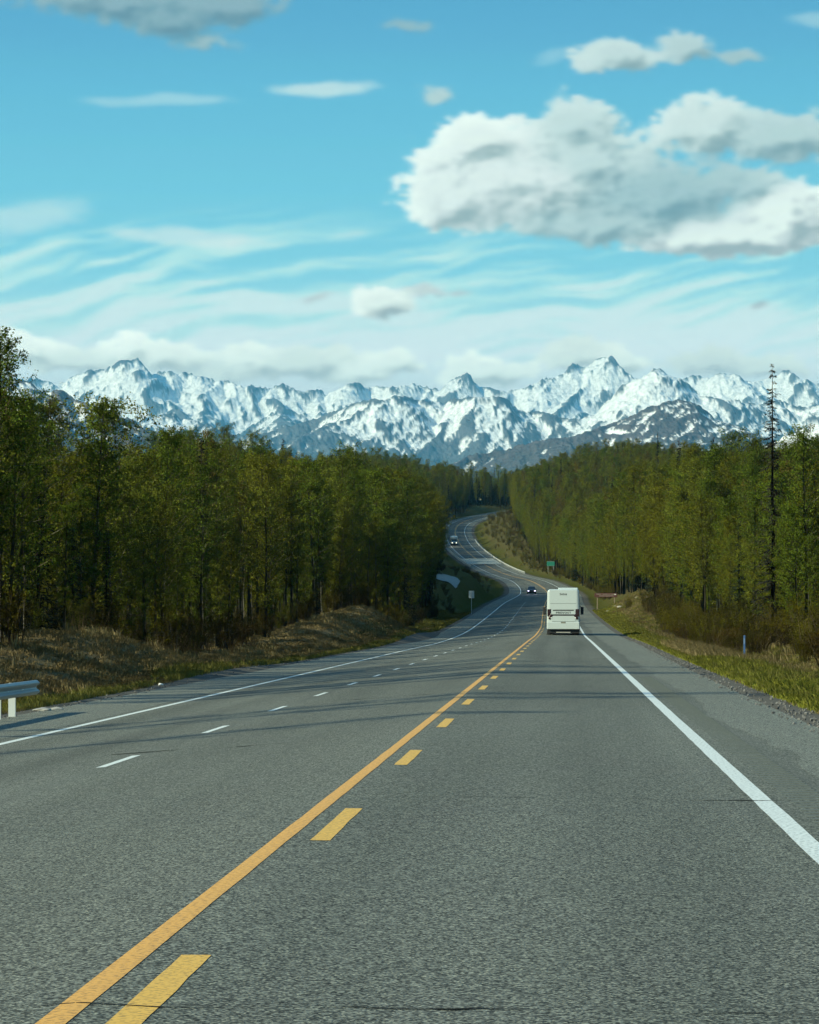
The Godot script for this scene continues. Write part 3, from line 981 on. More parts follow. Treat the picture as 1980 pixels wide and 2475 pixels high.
func make_spruce(r: RandomNumberGenerator, tall: float, wide: float, gap: float, kind: String, tone: Color, slim := 1.0) -> void:
	var t := Leaves.new()
	var c := Leaves.new()
	var rad := 0.009 * tall + 0.02
	t.stick(Vector3.ZERO, Vector3(r.randf_range(-0.1, 0.1), tall * 0.5, 0), rad, rad * 0.6, 7, Color(0.09, 0.075, 0.06))
	t.stick(Vector3(0, tall * 0.5, 0), Vector3(0, tall, 0), rad * 0.6, 0.01, 6, Color(0.08, 0.065, 0.05))
	var y := tall * 0.06
	while y < tall - 0.15:
		var f := y / tall
		var reach := wide * pow(1.0 - f, slim) * r.randf_range(0.75, 1.15) + 0.08
		var count := 6 if f < 0.85 else 4
		if r.randf() < gap: count = 2
		for k in count:
			var az := r.randf() * TAU
			var len_ := reach * r.randf_range(0.6, 1.1)
			var out := Vector3(cos(az), 0, sin(az))
			var a := Vector3(0, maxf(0.1, y + r.randf_range(-0.22, 0.22)), 0)
			var b := a + out * len_ * 0.6 + Vector3(0, -0.18 * len_, 0)
			var e := a + out * len_ + Vector3(0, -0.22 * len_ + r.randf_range(-0.05, 0.1), 0)
			t.stick(a, b, 0.014, 0.008, 3, Color(0.07, 0.055, 0.045))
			t.stick(b, e, 0.008, 0.003, 3, Color(0.07, 0.055, 0.045))
			var bits := int(5 + len_ * 11)
			var side := out.cross(Vector3.UP)
			for q in bits:
				var g := float(q + r.randf()) / bits
				var m := a.lerp(b, g / 0.6) if g < 0.6 else b.lerp(e, (g - 0.6) / 0.4)
				var sgn := 1.0 if q % 2 else -1.0
				var dir := (side * sgn * r.randf_range(0.4, 1.0) + out * r.randf_range(0.1, 0.8) + Vector3(0, r.randf_range(-0.9, 0.1), 0)).normalized()
				var l := r.randf_range(0.16, 0.34) * (0.6 + 0.6 * minf(len_, 1.2))
				var w := dir.cross(Vector3(r.randf_range(-1, 1), r.randf_range(-0.3, 1), r.randf_range(-1, 1))).normalized() * r.randf_range(0.05, 0.1)
				c.leaf(m, dir * l, w, (Vector3.UP + dir * 0.6 + w * 4.0).normalized(), tone * r.randf_range(0.6, 1.35))
		y += r.randf_range(0.16, 0.30) * (0.8 + 0.02 * tall)
	keep(kind, t, c, tall)

func make_shrub(r: RandomNumberGenerator, tall: float, wide: float, leaves: int, green: Color, kind: String) -> void:
	var t := Leaves.new()
	var c := Leaves.new()
	var stems := 16
	for s in stems:
		var az := r.randf() * TAU
		var lean := r.randf_range(0.15, 0.75) * wide
		var p := Vector3(cos(az), 0, sin(az)) * r.randf() * 0.35 * wide
		var top := p + Vector3(cos(az) * lean, tall * r.randf_range(0.6, 1.0), sin(az) * lean)
		var mid := p.lerp(top, 0.5) + Vector3(0, tall * 0.06, 0)
		var brown := Color(0.30, 0.235, 0.16) * r.randf_range(0.6, 1.3)
		t.stick(p, mid, 0.018, 0.011, 4, brown)
		t.stick(mid, top, 0.011, 0.003, 3, brown)
		for q in 9:
			var b := mid.lerp(top, r.randf()) if q > 2 else p.lerp(mid, r.randf_range(0.4, 1.0))
			var a2 := r.randf() * TAU
			var e := b + Vector3(cos(a2), r.randf_range(0.2, 1.4), sin(a2)).normalized() * r.randf_range(0.2, 0.55)
			t.stick(b, e, 0.006, 0.002, 3, brown)
			for l in int(leaves / (stems * 9.0)):
				var m := b.lerp(e, r.randf_range(0.1, 1.1)) + Vector3(r.randf_range(-1, 1), r.randf_range(-1, 1), r.randf_range(-1, 1)) * 0.1
				var size := r.randf_range(0.045, 0.09)
				var al := Vector3(r.randf_range(-1, 1), r.randf_range(-0.6, 1), r.randf_range(-1, 1)).normalized()
				var ac := al.cross(Vector3(r.randf_range(-1, 1), r.randf_range(-1, 1), r.randf_range(-1, 1))).normalized()
				c.leaf(m, al * size, ac * size * 0.7, al.cross(ac).normalized(), green * r.randf_range(0.65, 1.3))
	keep(kind, t, c, tall)

func grass_mesh(r: RandomNumberGenerator, blades: int, tall: float, spread: float, a: Color, b: Color, lean: float) -> ArrayMesh:
	var c := Leaves.new()
	for k in blades:
		var az := r.randf() * TAU
		var p := Vector3(cos(az), 0, sin(az)) * spread * sqrt(r.randf())
		var h := tall * r.randf_range(0.5, 1.1)
		var out := Vector3(cos(az + r.randf_range(-1, 1)), 0, sin(az + r.randf_range(-1, 1)))
		var mid := p + Vector3(0, h * 0.6, 0) + out * h * lean * 0.3
		var tip := p + Vector3(0, h * (1.0 - 0.35 * lean), 0) + out * h * lean
		var w := out.cross(Vector3.UP).normalized() * r.randf_range(0.006, 0.012)
		var col := a.lerp(b, r.randf())
		var nn := (out + Vector3.UP * 0.7).normalized()
		c.tri(p - w, p + w, mid + w * 0.8, nn, col)
		c.tri(p - w, mid + w * 0.8, mid - w * 0.8, nn, col)
		c.tri(mid - w * 0.8, mid + w * 0.8, tip, nn, col)
	return c.mesh(M.leaf)

func make_kinds() -> void:
	M.bark = mat(Color.WHITE, 0.9)
	M.bark.vertex_color_use_as_albedo = true
	M.leaf = leaf_material(Color.WHITE, 0.9)
	M.leaf_warm = leaf_material(Color(1.0, 0.96, 0.88), 0.9)
	M.leaf_cool = leaf_material(Color(0.86, 0.95, 0.9), 0.9)
	M.needle = leaf_material(Color.WHITE, 0.2)
	var r := RandomNumberGenerator.new()
	r.seed = 99
	var g1 := Color(0.37, 0.42, 0.07)
	var g2 := Color(0.315, 0.375, 0.068)
	var g3 := Color(0.34, 0.29, 0.085)
	make_birch(r, 12.0, 2.5, 0.05, 9020, g1, "birch")
	make_birch(r, 13.0, 1.92, 0.12, 8360, g2, "birch", 0.3)
	make_birch(r, 11.0, 2.9, 0.05, 9460, g1, "birch", 0.16)
	make_birch(r, 14.0, 2.05, 0.2, 7920, g2, "birch", 0.34)
	make_birch(r, 12.5, 1.79, 0.1, 7700, g1, "birch", 0.26)
	make_birch(r, 13.0, 1.5, 0.45, 4200, g3, "thin_birch", 0.3)
	make_birch(r, 12.0, 1.3, 0.55, 3600, g3, "thin_birch", 0.36)
	var dark := Color(0.032, 0.046, 0.022)
	make_spruce(r, 9.0, 1.55, 0.05, "spruce", dark)
	make_spruce(r, 12.0, 1.5, 0.08, "spruce", dark, 0.9)
	make_spruce(r, 14.0, 0.75, 0.35, "spire", Color(0.032, 0.036, 0.022), 0.8)
	make_spruce(r, 12.0, 0.6, 0.45, "spire", Color(0.035, 0.034, 0.024), 0.7)
	make_spruce(r, 19.5, 1.45, 0.25, "old_spruce", Color(0.034, 0.034, 0.024), 0.62)
	make_shrub(r, 2.4, 1.1, 2600, Color(0.27, 0.265, 0.055), "shrub")
	make_shrub(r, 1.8, 1.2, 1500, Color(0.23, 0.18, 0.06), "shrub")
	make_shrub(r, 3.2, 1.2, 3400, Color(0.31, 0.32, 0.055), "shrub")

func plant(kind: String, variant: int, x: float, d: float, size: float, called: String, label: String, category: String, group: String, leafy: Material = null) -> Node3D:
	var k: Dictionary = KINDS[kind][variant % KINDS[kind].size()]
	var o := thing(called, label, category, Vector3(x, ground_y(x, d) - 0.06, -d), rng.randf() * TAU, group)
	o.scale = Vector3.ONE * size
	obj("trunk" if kind != "shrub" else "stems", k.trunk, M.bark, o)
	obj("crown" if kind != "shrub" else "foliage", k.crown, leafy if leafy else M.leaf, o)
	return o

var stuff := {}
func mass(kind: String, variant: int, x: float, d: float, size: float, tint: Color) -> void:
	var key := "%s|%d" % [kind, variant % KINDS[kind].size()]
	if not stuff.has(key): stuff[key] = []
	stuff[key].append([Transform3D(Basis(Vector3.UP, rng.randf() * TAU).scaled(Vector3.ONE * size), Vector3(x, ground_y(x, d) - 0.06, -d)), tint])

func multi(called: String, mesh: Mesh, list: Array, parent: Node) -> MultiMeshInstance3D:
	var mm := MultiMesh.new()
	mm.transform_format = MultiMesh.TRANSFORM_3D
	mm.use_colors = true
	mm.mesh = mesh
	mm.instance_count = list.size()
	for i in list.size():
		mm.set_instance_transform(i, list[i][0])
		mm.set_instance_color(i, list[i][1])
	var o := MultiMeshInstance3D.new()
	o.multimesh = mm
	if parent == null:
		o.name = numbered(called)
		add_child(o)
	else:
		o.name = called
		parent.add_child(o, true)
	return o

func zone(side: int, d: float) -> String:
	if side < 0:
		for z in [[100.0, "behind the near guardrail"], [170.0, "behind the nearer mound"], [240.0, "between the two mounds"], [345.0, "behind the farther mound"], [530.0, "near the back of the white sign"], [900.0, "round the gravel lot"]]:
			if d < z[0]: return z[1]
		return "above the far bridge"
	for z in [[260.0, "by the blue marker post"], [450.0, "between the blue post and the brown sign"], [650.0, "behind the brown sign"], [1050.0, "round the green sign"]]:
		if d < z[0]: return z[1]
	return "above the far grass bank"

func build_woods() -> void:
	var spots := []
	var thick := noise(81, 0.02, 3)
	# rows of stems from the edge of each wood inwards
	for side in [-1, 1]:
		var d := -30.0
		while d < 1640.0:
			var edge := wood_left(d) if side < 0 else wood_right(d)
			var gap := 2.35 if d < 420.0 else (2.5 if d < 800.0 else 3.2)
			var depth := 6.5 if d < 110.0 else ((5.6 if side < 0 else 15.0) if d < 420.0 else (48.0 if d < 1000.0 else 60.0))
			if side > 0 and d < 150.0: depth = 12.0
			var e := 0.0
			while e < depth:
				var x: float = edge + side * (e + rng.randf_range(-0.3, 1.6))
				var dd := d + rng.randf_range(-1.3, 1.3)
				# what the front rows hide is left out
				if absf(x) < 0.132 * dd + 12.0 and rng.randf() < (0.92 if d > 110.0 else 0.5):
					spots.append([dd, x, e, side])
				e += gap * (0.8 + 0.5 * rng.randf()) * (1.0 + 0.02 * e)
			d += gap * 0.95
	# the wood closing the valley behind the last bend
	var dd := 1530.0
	while dd < 1640.0:
		var x := -30.0
		while x < 95.0:
			var px := x + rng.randf_range(-1, 1)
			if absf(px - road_x(dd)) > 11.0 or dd > 1590.0:
				if px < road_x(dd) - 9.0: spots.append([dd + rng.randf_range(-2, 2), px, 10.0, -1])
			x += 3.2
		dd += 6.0
	spots.sort_custom(func(a, b): return a[0] < b[0])
	var counts := {"birch": 0, "thin_birch": 0, "spruce": 0, "spire": 0}
	for s in spots:
		var d: float = s[0]
		var x: float = s[1]
		var q := rng.randf()
		var kind := "birch"
		var dense := thick.get_noise_2d(x * 0.6, d)
		if q < 0.07 + 0.10 * dense: kind = "spruce"
		elif q < (0.10 if s[3] < 0 else 0.07) and s[2] > 3.0: kind = "spire"
		elif q < 0.34 and s[2] > 2.0: kind = "thin_birch"
		if d < 105.0 and s[3] < 0 and q > 0.3: kind = "thin_birch"
		if d > 1500.0 and q < 0.75: kind = "spruce"
		if s[2] < 4.5 and thick.get_noise_2d(x * 3.0 + 400.0, d * 2.5) > 0.22: continue
		var size := rng.randf_range(0.66, 1.22)
		if s[3] < 0:
			size *= lerpf(0.80, 1.02, smooth(120.0, 280.0, d)) + 0.15 * smooth(290.0, 360.0, d)
		else:
			size *= 0.93 + 0.35 * smooth(230.0, 420.0, d)
		if d < 105.0 and s[3] < 0: size *= 1.5
		if kind == "spruce": size *= rng.randf_range(0.6, 1.15)
		if kind == "spire": size *= rng.randf_range(1.0, 1.2)
		if s[2] < 1.5 and kind == "birch": size *= rng.randf_range(0.6, 1.0)
		var v := rng.randi() % 5
		var warm := rng.randf()
		var shown: bool = d > 100.0 and absf(x) < 0.121 * d + 1.0
		var many: int = counts[kind]
		var cap := 210 if kind == "birch" else (80 if kind == "thin_birch" else 70)
		if shown and many < cap and s[2] < 16.0 or d < 100.0 and many < cap and s[2] < 4.0:
			counts[kind] = many + 1
			var where := zone(s[3], d)
			var look := "tall " if size > 1.1 else ("young " if size < 0.8 else "")
			var hue := "yellow green" if warm < 0.4 else ("brownish green" if warm < 0.75 else "dark green")
			var leafy: Material = M.leaf if warm < 0.4 else (M.leaf_warm if warm < 0.75 else M.leaf_cool)
			match kind:
				"birch": plant(kind, v, x, d, size, "birch_tree", look + hue + " leafy birch " + where, "tree", "leafy birches " + where, leafy)
				"thin_birch": plant(kind, v, x, d, size, "birch_tree", look + "half bare birch with brown twigs " + where, "tree", "half bare birches " + where, leafy)
				"spruce": plant(kind, v, x, d, size, "spruce_tree", look + "dark conical spruce " + where, "tree", "conical spruces " + where, M.needle)
				"spire": plant(kind, v, x, d, size, "spruce_tree", look + "thin ragged spruce spire " + where, "tree", "thin spruces " + where, M.needle)
		else:
			mass(kind, v, x, d, size, Color(1, 1, 1) if warm < 0.4 else (Color(1.0, 0.91, 0.76) if warm < 0.75 else Color(0.74, 0.9, 0.8)))
	plant("old_spruce", 0, 24.2, 228.0, 0.97, "spruce_tree", "tallest lone ragged spruce towering over the birches by the blue marker post", "tree", "", M.needle)
	plant("spire", 1, -13.1, 215.0, 1.12, "spruce_tree", "dead looking spruce snag sticking out between the two mounds", "tree", "", M.needle)
	plant("spruce", 0, -13.7, 139.0, 0.68, "spruce_tree", "dark full spruce standing over the crest of the nearer mound", "tree", "", M.needle)
	plant("spruce", 0, -14.3, 125.0, 0.5, "spruce_tree", "small wide black spruce behind the end of the guardrail", "tree", "", M.needle)
	plant("spruce", 1, -7.6, 279.0, 0.4, "spruce_tree", "small dark spruce at the foot of the farther mound", "tree", "", M.needle)
	plant("thin_birch", 0, -15.1, 128.0, 0.86, "birch_tree", "tall sparse birch with airy top behind the end of the guardrail", "tree", "", M.leaf_warm)
	plant("thin_birch", 1, -16.0, 148.0, 0.98, "birch_tree", "bare topped birch standing over the nearer mound", "tree", "", M.leaf_cool)
	plant("birch", 2, -14.6, 168.0, 1.16, "birch_tree", "broad open crowned birch with white forked trunk past the nearer mound", "tree", "", M.leaf)
	for k in 900:
		var fd := rng.randf_range(560.0, 1450.0)
		var fx := lerpf(edge_right(fd) + 3.0, wood_right(fd) + 2.0, pow(rng.randf(), 0.6))
		mass("shrub", rng.randi() % 3, fx, fd, rng.randf_range(0.3, 0.9), Color(1, 1, 1))
	for k in 160:
		var fd := rng.randf_range(430.0, 1050.0)
		var fx := lerpf(edge_left(fd) - 2.5, wood_left(fd), pow(rng.randf(), 0.5))
		if fd < 545.0 or fd > 612.0: mass("shrub", rng.randi() % 3, fx, fd, rng.randf_range(0.25, 0.7), Color(1, 1, 1))
	var wood := Node3D.new()
	wood.name = "forest"
	add_child(wood)
	tag(wood, "mixed birch and spruce wood closing in behind the front trees", "forest", "", "stuff")
	for key in stuff:
		var kind: String = key.split("|")[0]
		multi("birch_mass" if kind.contains("birch") else ("bush_mass" if kind == "shrub" else "spruce_mass"), KINDS[kind][int(key.split("|")[1])].both, stuff[key], wood)

# ---------------------------------------------------------------- grass and shrubs
func build_verges() -> void:
	var r := RandomNumberGenerator.new()
	r.seed = 55
	var green := grass_mesh(r, 26, 0.30, 0.16, Color(0.19, 0.195, 0.045), Color(0.15, 0.14, 0.045), 0.35)
	var lush := grass_mesh(r, 30, 0.24, 0.2, Color(0.36, 0.35, 0.06), Color(0.22, 0.25, 0.04), 0.5)
	var straw := grass_mesh(r, 22, 0.5, 0.16, Color(0.34, 0.28, 0.15), Color(0.22, 0.17, 0.08), 0.5)
	var mat_ := grass_mesh(r, 26, 0.19, 0.26, Color(0.34, 0.27, 0.145), Color(0.21, 0.165, 0.085), 1.2)
	var tone := noise(91, 0.07, 3)
	var lists := {"g": [], "l": [], "s": [], "m": []}
	for k in 90000:
		var left := r.randf() < 0.45
		var d := 40.0 + 460.0 * pow(r.randf(), 1.5)
		var e := 0.75 + 11.5 * pow(r.randf(), 1.4)
		var x := edge_left(d) - e if left else edge_right(d) + e
		if absf(x) > 0.125 * d + 3.0: continue
		var q := tone.get_noise_2d(x * 2.0, d) + r.randf_range(-0.25, 0.25)
		var kind := "g"
		if left:
			if e > 1.3 + 1.5 * q: kind = "m"
			if e > 2.2 and r.randf() < 0.04: kind = "s"
			if d > 380.0: kind = "g"
		else:
			if e < 3.2 + 1.5 * q: kind = "l" if r.randf() < 0.72 else ("g" if r.randf() < 0.6 else "m")
			elif q > 0.18: kind = "s" if r.randf() < 0.55 else "m"
			elif q < -0.2: kind = "m"
			if d > 130.0 and d < 185.0 and e < 3.4 and e > 1.1 and r.randf() < 0.4: kind = "s"
		var size := r.randf_range(0.6, 1.3) * (0.75 if e < 1.2 else 1.0)
		var shade := r.randf_range(0.75, 1.2)
		lists[kind].append([Transform3D(Basis(Vector3.UP, r.randf() * TAU).scaled(Vector3(size * 1.2, size, size * 1.2)), Vector3(x, ground_y(x, d) - 0.02, -d)), Color(shade, shade, shade)])
	tag(multi("grass", green, lists.g, null), "green grass growing along both verges", "grass", "", "stuff")
	tag(multi("bright_grass", lush, lists.l, null), "bright yellow green grass along the gravel edge", "grass", "", "stuff")
	tag(multi("straw", straw, lists.s, null), "tall pale straw stalks standing in the verges", "grass", "", "stuff")
	tag(multi("dead_grass", mat_, lists.m, null), "matted brown dead grass on the mounds", "grass", "", "stuff")
	# loose stones along the gravel edges
	var st := st_new()
	st.set_smooth_group(-1)
	for k in 3000:
		var left := r.randf() < 0.35
		var d := 40.0 + 200.0 * pow(r.randf(), 1.6)
		var e := r.randf_range(-0.25, 1.5)
		var x := edge_left(d) - e if left else edge_right(d) + e
		if absf(x) > 0.125 * d + 1.0: continue
		var s := r.randf_range(0.015, 0.042)
		var b := Basis.from_euler(Vector3(r.randf() * TAU, r.randf() * TAU, r.randf() * TAU))
		var v := r.randf_range(0.07, 0.2)
		st.set_color(Color(v, v * 0.98, v * 0.93))
		st_box(st, Vector3(x, ground_y(x, d) + s * 0.2, -d), Vector3(s, s * 0.7, s * 1.3), b)
	tag(obj("gravel", finish(st), M.vertex), "loose grey gravel along the pavement edges", "gravel", "", "stuff")
	# shrubs
	var count := 0
	var d := 60.0
	while d < 620.0 and count < 170:
		for k in 3:
			var x := wood_right(d) - 3.2 + r.randf_range(-2.6, 3.4) + 1.2 * smooth(250.0, 420.0, d)
			var dd := d + r.randf_range(-2.0, 2.0)
			if x > edge_right(dd) + 3.4 and absf(x) < 0.125 * dd and absf(x - 28.9) + absf(dd - 500.0) * 0.12 > 5.0 and not (dd > 110.0 and dd < 196.0 and absf(x - 0.098 * dd) < 2.4):
				var zone := "by the blue marker post" if dd < 260.0 else ("between the blue post and the brown sign" if dd < 450.0 else "round the brown sign")
				var v := r.randi() % 3
				plant("shrub", v, x, dd, r.randf_range(0.55, 1.15), "willow_shrub", ["leafy green willow bush ", "low brown twiggy bush ", "tall pale green bush "][v] + zone, "bush", "bushes " + zone, M.leaf_warm if r.randf() < 0.5 else M.leaf)
				count += 1
		d += 4.8
	d = 96.0
	while d < 500.0 and count < 290:
		var x := wood_left(d) + r.randf_range(-1.6, 1.0)
		if absf(x) < 0.125 * d and x < edge_left(d) - 3.0:
			var zone := "behind the nearer mound" if d < 170.0 else ("between the two mounds" if d < 240.0 else ("behind the farther mound" if d < 340.0 else "near the back of the white sign"))
			var v := r.randi() % 3
			plant("shrub", v, x, d, r.randf_range(0.6, 1.2), "willow_shrub", ["leafy green willow bush ", "low brown twiggy bush ", "tall pale green bush "][v] + zone, "bush", "bushes " + zone, M.leaf_cool if r.randf() < 0.5 else M.leaf_warm)
			count += 1
		d += 2.6

# ---------------------------------------------------------------- roadside furniture
func guard_rail(label: String, side: int, d0: float, d1: float, off: float, gap: float, m: Material, post_m: Material, gap_from: float) -> void:
	var at := on_road((d0 + d1) * 0.5, side * (off + (road_w(d0) if side < 0 else LANE)))
	var t := thing("guard_rail", label, "guardrail", at)
	var prof := [[0.0, 0.16], [0.03, 0.15], [0.075, 0.105], [0.075, 0.075], [0.015, 0.03], [0.0, 0.0], [0.015, -0.03], [0.075, -0.075], [0.075, -0.105], [0.03, -0.15], [0.0, -0.16]]
	var st := st_new()
	st.set_smooth_group(-1)
	var d := d0
	var last := []
	while d <= d1 + 0.01:
		var o: float = side * (off + (road_w(d) if side < 0 else LANE))
		var p := on_road(d, o)
		p.y = ground_y(p.x, d) + 0.58
		var row := []
		for q in prof: row.append(p - at + Vector3(-side * q[0], q[1], 0))
		for q in range(prof.size() - 1, -1, -1): row.append(p - at + Vector3(-side * (prof[q][0] - 0.008), prof[q][1], 0))
		if last:
			var n := row.size()
			for k in n: quad(st, last[k], row[k], row[(k + 1) % n], last[(k + 1) % n])
		last = row
		d += 1.9 if d1 - d0 < 60.0 else 4.0
	obj("rail", finish(st), m, t)
	d = gap_from
	while d > d0:
		var o: float = side * (off + 0.16 + (road_w(d) if side < 0 else LANE))
		var p := on_road(d, o)
		p.y = ground_y(p.x, d)
		var b := st_new()
		b.set_smooth_group(-1)
		var c := p - at
		st_box(b, c + Vector3(0, 0.22, 0.055), Vector3(0.15, 1.0, 0.012))
		st_box(b, c + Vector3(0, 0.22, -0.055), Vector3(0.15, 1.0, 0.012))
		st_box(b, c + Vector3(0, 0.22, 0.0), Vector3(0.012, 1.0, 0.098))
		var po := obj("post", finish(b), post_m, t)
		obj("bolt", cyl(c + Vector3(-side * 0.215, 0.58, 0), c + Vector3(-side * 0.235, 0.58, 0), 0.018, 0.014, 8), post_m, po)
		obj("block", box_mesh(c + Vector3(-side * 0.105, 0.58, 0), Vector3(0.05, 0.3, 0.09)), post_m, po)
		d -= gap

func text_mesh(s: String, size: float, depth := 0.01) -> TextMesh:
	var t := TextMesh.new()
	var f := SystemFont.new()
	f.font_names = PackedStringArray(["Droid Sans"])
	f.font_weight = 700
	t.font = f
	t.text = s
	t.font_size = 32
	t.pixel_size = size / 24.0
	t.depth = depth
	return t

func build_furniture() -> void:
	var steel := mat(lin(0.27, 0.31, 0.31), 0.45, 0.8)
	var post := mat(lin(0.62, 0.66, 0.64), 0.5, 0.2)
	guard_rail("galvanised guardrail ending on a steel post beside the nearer mound", -1, 37.2, 75.2, 2.25, 1.9, steel, post, 72.9)
	var dull := mat(lin(0.62, 0.63, 0.56), 0.45, 0.3)
	guard_rail("pale guardrail curving along the grass bank past the far bridge", 1, 1034.0, 1258.0, 2.55, 4.0, dull, post, 1256.0)
	guard_rail("short guardrail on the tree side of the far bridge", -1, 1094.0, 1210.0, 2.3, 4.0, dull, post, 1208.0)
	var wood := mat(lin(0.20, 0.16, 0.12), 0.85)
	var zinc := mat(lin(0.5, 0.52, 0.52), 0.5, 0.4)
	# brown board with two lines of white letters, too far away to read
	var p := Vector3(28.7, ground_y(28.7, 500.0), -500.0)
	var t := thing("guide_sign", "brown board sign with two lines of white lettering on two posts", "sign", p, deg_to_rad(-4))
	obj("panel", round_box(Vector3(0, 2.05, 0), Vector3(3.3, 0.62, 0.05), 0.02, 3), mat(lin(0.075, 0.022, 0.016), 0.6), t)
	for x in [-1.25, 1.25]:
		obj("post", box_mesh(Vector3(x, 0.9, -0.09), Vector3(0.14, 2.6, 0.12)), wood, t)
	var rr := RandomNumberGenerator.new()
	rr.seed = 3
	var cream := mat(lin(0.30, 0.27, 0.24), 0.6)
	for row in 2:
		var st := st_new()
		st.set_smooth_group(-1)
		var x := -1.35 + 0.3 * row
		while x < 1.15:
			var w := rr.randf_range(0.05, 0.09)
			if rr.randf() > 0.14:
				st_box(st, Vector3(x, 2.19 - 0.25 * row, 0.03), Vector3(w, 0.10, 0.012))
			x += w + 0.035
		obj("lettering", finish(st), cream, t)
	obj("arrow_plate", box_mesh(Vector3(1.36, 2.16, 0.034), Vector3(0.26, 0.15, 0.014)), mat(lin(0.6, 0.62, 0.6), 0.5), t)
	# green guide sign
	p = Vector3(41.3, ground_y(41.3, 1000.0), -1000.0)
	t = thing("guide_sign", "small green road sign standing before the trees past the curve", "sign", p, deg_to_rad(-3))
	obj("panel", round_box(Vector3(0, 2.6, 0), Vector3(2.3, 1.4, 0.05), 0.02, 3), mat(lin(0.012, 0.17, 0.12), 0.5), t)
	obj("border", box_mesh(Vector3(0, 3.24, 0.03), Vector3(2.2, 0.04, 0.012)), cream, t)
	obj("border", box_mesh(Vector3(0, 1.96, 0.03), Vector3(2.2, 0.04, 0.012)), cream, t)
	for x in [-0.8, 0.8]:
		obj("post", box_mesh(Vector3(x, 1.2, -0.08), Vector3(0.1, 3.2, 0.08)), zinc, t)
	# the back of a sign for oncoming traffic
	p = Vector3(8.7, ground_y(8.7, 480.0), -480.0)
	t = thing("road_sign", "pale metal back of a rectangular road sign on a thin post", "sign", p, deg_to_rad(3))
	obj("panel", round_box(Vector3(0, 2.75, 0), Vector3(0.76, 1.02, 0.03), 0.012, 3), mat(lin(0.60, 0.63, 0.60), 0.55), t)
	obj("post", box_mesh(Vector3(0, 1.5, 0.05), Vector3(0.07, 3.4, 0.06)), zinc, t)
	obj("brace", box_mesh(Vector3(0, 2.95, 0.028), Vector3(0.5, 0.05, 0.02)), zinc, t)
	obj("brace", box_mesh(Vector3(0, 2.5, 0.028), Vector3(0.5, 0.05, 0.02)), zinc, t)
	# curve warning at the head of the valley
	var wx := 31.5
	p = Vector3(wx, ground_y(wx, 1535.0), -1535.0)
	t = thing("warning_sign", "small pale yellow diamond sign at the head of the far bend", "sign", p)
	obj("panel", round_box(Vector3(0, 2.6, 0), Vector3(1.1, 1.1, 0.04), 0.015, 3, Basis(Vector3.BACK, PI / 4)), mat(lin(0.72, 0.66, 0.38), 0.5), t)
	obj("post", box_mesh(Vector3(0, 1.3, -0.06), Vector3(0.1, 3.2, 0.08)), zinc, t)
	# blue marker post
	p = Vector3(18.6, ground_y(18.6, 190.0), -190.0)
	t = thing("marker_post", "slim flat blue marker post standing in the roadside grass", "post", p, deg_to_rad(-8))
	obj("blade", round_box(Vector3(0, 0.62, 0), Vector3(0.11, 1.5, 0.02), 0.009, 3), mat(lin(0.04, 0.105, 0.26), 0.5), t)
	obj("decal", box_mesh(Vector3(0, 1.05, 0.012), Vector3(0.08, 0.3, 0.006)), mat(lin(0.12, 0.2, 0.34), 0.5), t)
	# stones
	var stone := mat(lin(0.28, 0.28, 0.26), 0.9)
	var pale := mat(lin(0.30, 0.29, 0.25), 0.9)
	var list := [[-8.35, 77.6, 0.55, 0.10, "flat dark stone slab lying by the end of the guardrail", stone], [-8.1, 78.4, 0.3, 0.08, "small grey stone behind the slab by the guardrail end", stone], [-7.6, 104.5, 0.16, 0.1, "small whitish stone on the gravel before the nearer mound", mat(lin(0.7, 0.7, 0.66), 0.8)],
		[28.6, 462.0, 0.9, 0.4, "pale boulder lowest of the heap below the brown sign", pale], [27.6, 474.0, 0.8, 0.3, "flat pale boulder beside the post of the brown sign", pale], [29.9, 470.0, 0.9, 0.4, "grey boulder at the uphill end of the boulder heap", stone], [28.9, 479.0, 0.8, 0.35, "small pale boulder on top of the boulder heap", pale], [31.2, 466.0, 1.2, 0.3, "long flat boulder lying in the brush below the brown sign", pale]]
	for q in list:
		var m := SphereMesh.new()
		m.radial_segments = 12
		m.rings = 7
		var arr := m.get_mesh_arrays()
		var v: PackedVector3Array = arr[Mesh.ARRAY_VERTEX]
		for i in v.size():
			var w := v[i]
			var k := 1.0 + 0.9 * bumps.get_noise_3d(w.x * 9.0 + q[1], w.y * 9.0, w.z * 9.0)
			v[i] = Vector3(w.x * q[2], w.y * q[3], w.z * q[2] * 0.7) * k
		arr[Mesh.ARRAY_VERTEX] = v
		var am := ArrayMesh.new()
		am.add_surface_from_arrays(Mesh.PRIMITIVE_TRIANGLES, arr)
		var s2 := SurfaceTool.new()
		s2.create_from(am, 0)
		s2.generate_normals()
		var o := obj("stone", s2.commit(), q[5])
		o.position = Vector3(q[0], ground_y(q[0], q[1]) + q[3] * 0.22, -q[1])
		o.rotation.y = q[1]
		tag(o, q[4], "stone", "stones beside the highway")
	# gravel pull-out among the trees
	var st := st_new()
	for i in 12:
		for j in 8:
			var c := []
			for k in [[0, 0], [1, 0], [1, 1], [0, 1]]:
				var dd: float = lerpf(563.0, 600.0, (i + k[0]) / 12.0)
				var xx: float = lerpf(4.4 + (dd - 563.0) * 0.01, 7.6 + (dd - 563.0) * 0.035, (j + k[1]) / 8.0)
				c.append(Vector3(xx, ground_y(xx, dd) + 0.16, -dd))
			quad(st, c[0], c[1], c[2], c[3])
	var gm := mat(lin(0.36, 0.385, 0.365), 0.95)
	gm.albedo_texture = M.ground.albedo_texture
	gm.uv1_triplanar = true
	gm.uv1_world_triplanar = true
	gm.uv1_scale = Vector3(0.3, 0.3, 0.3)
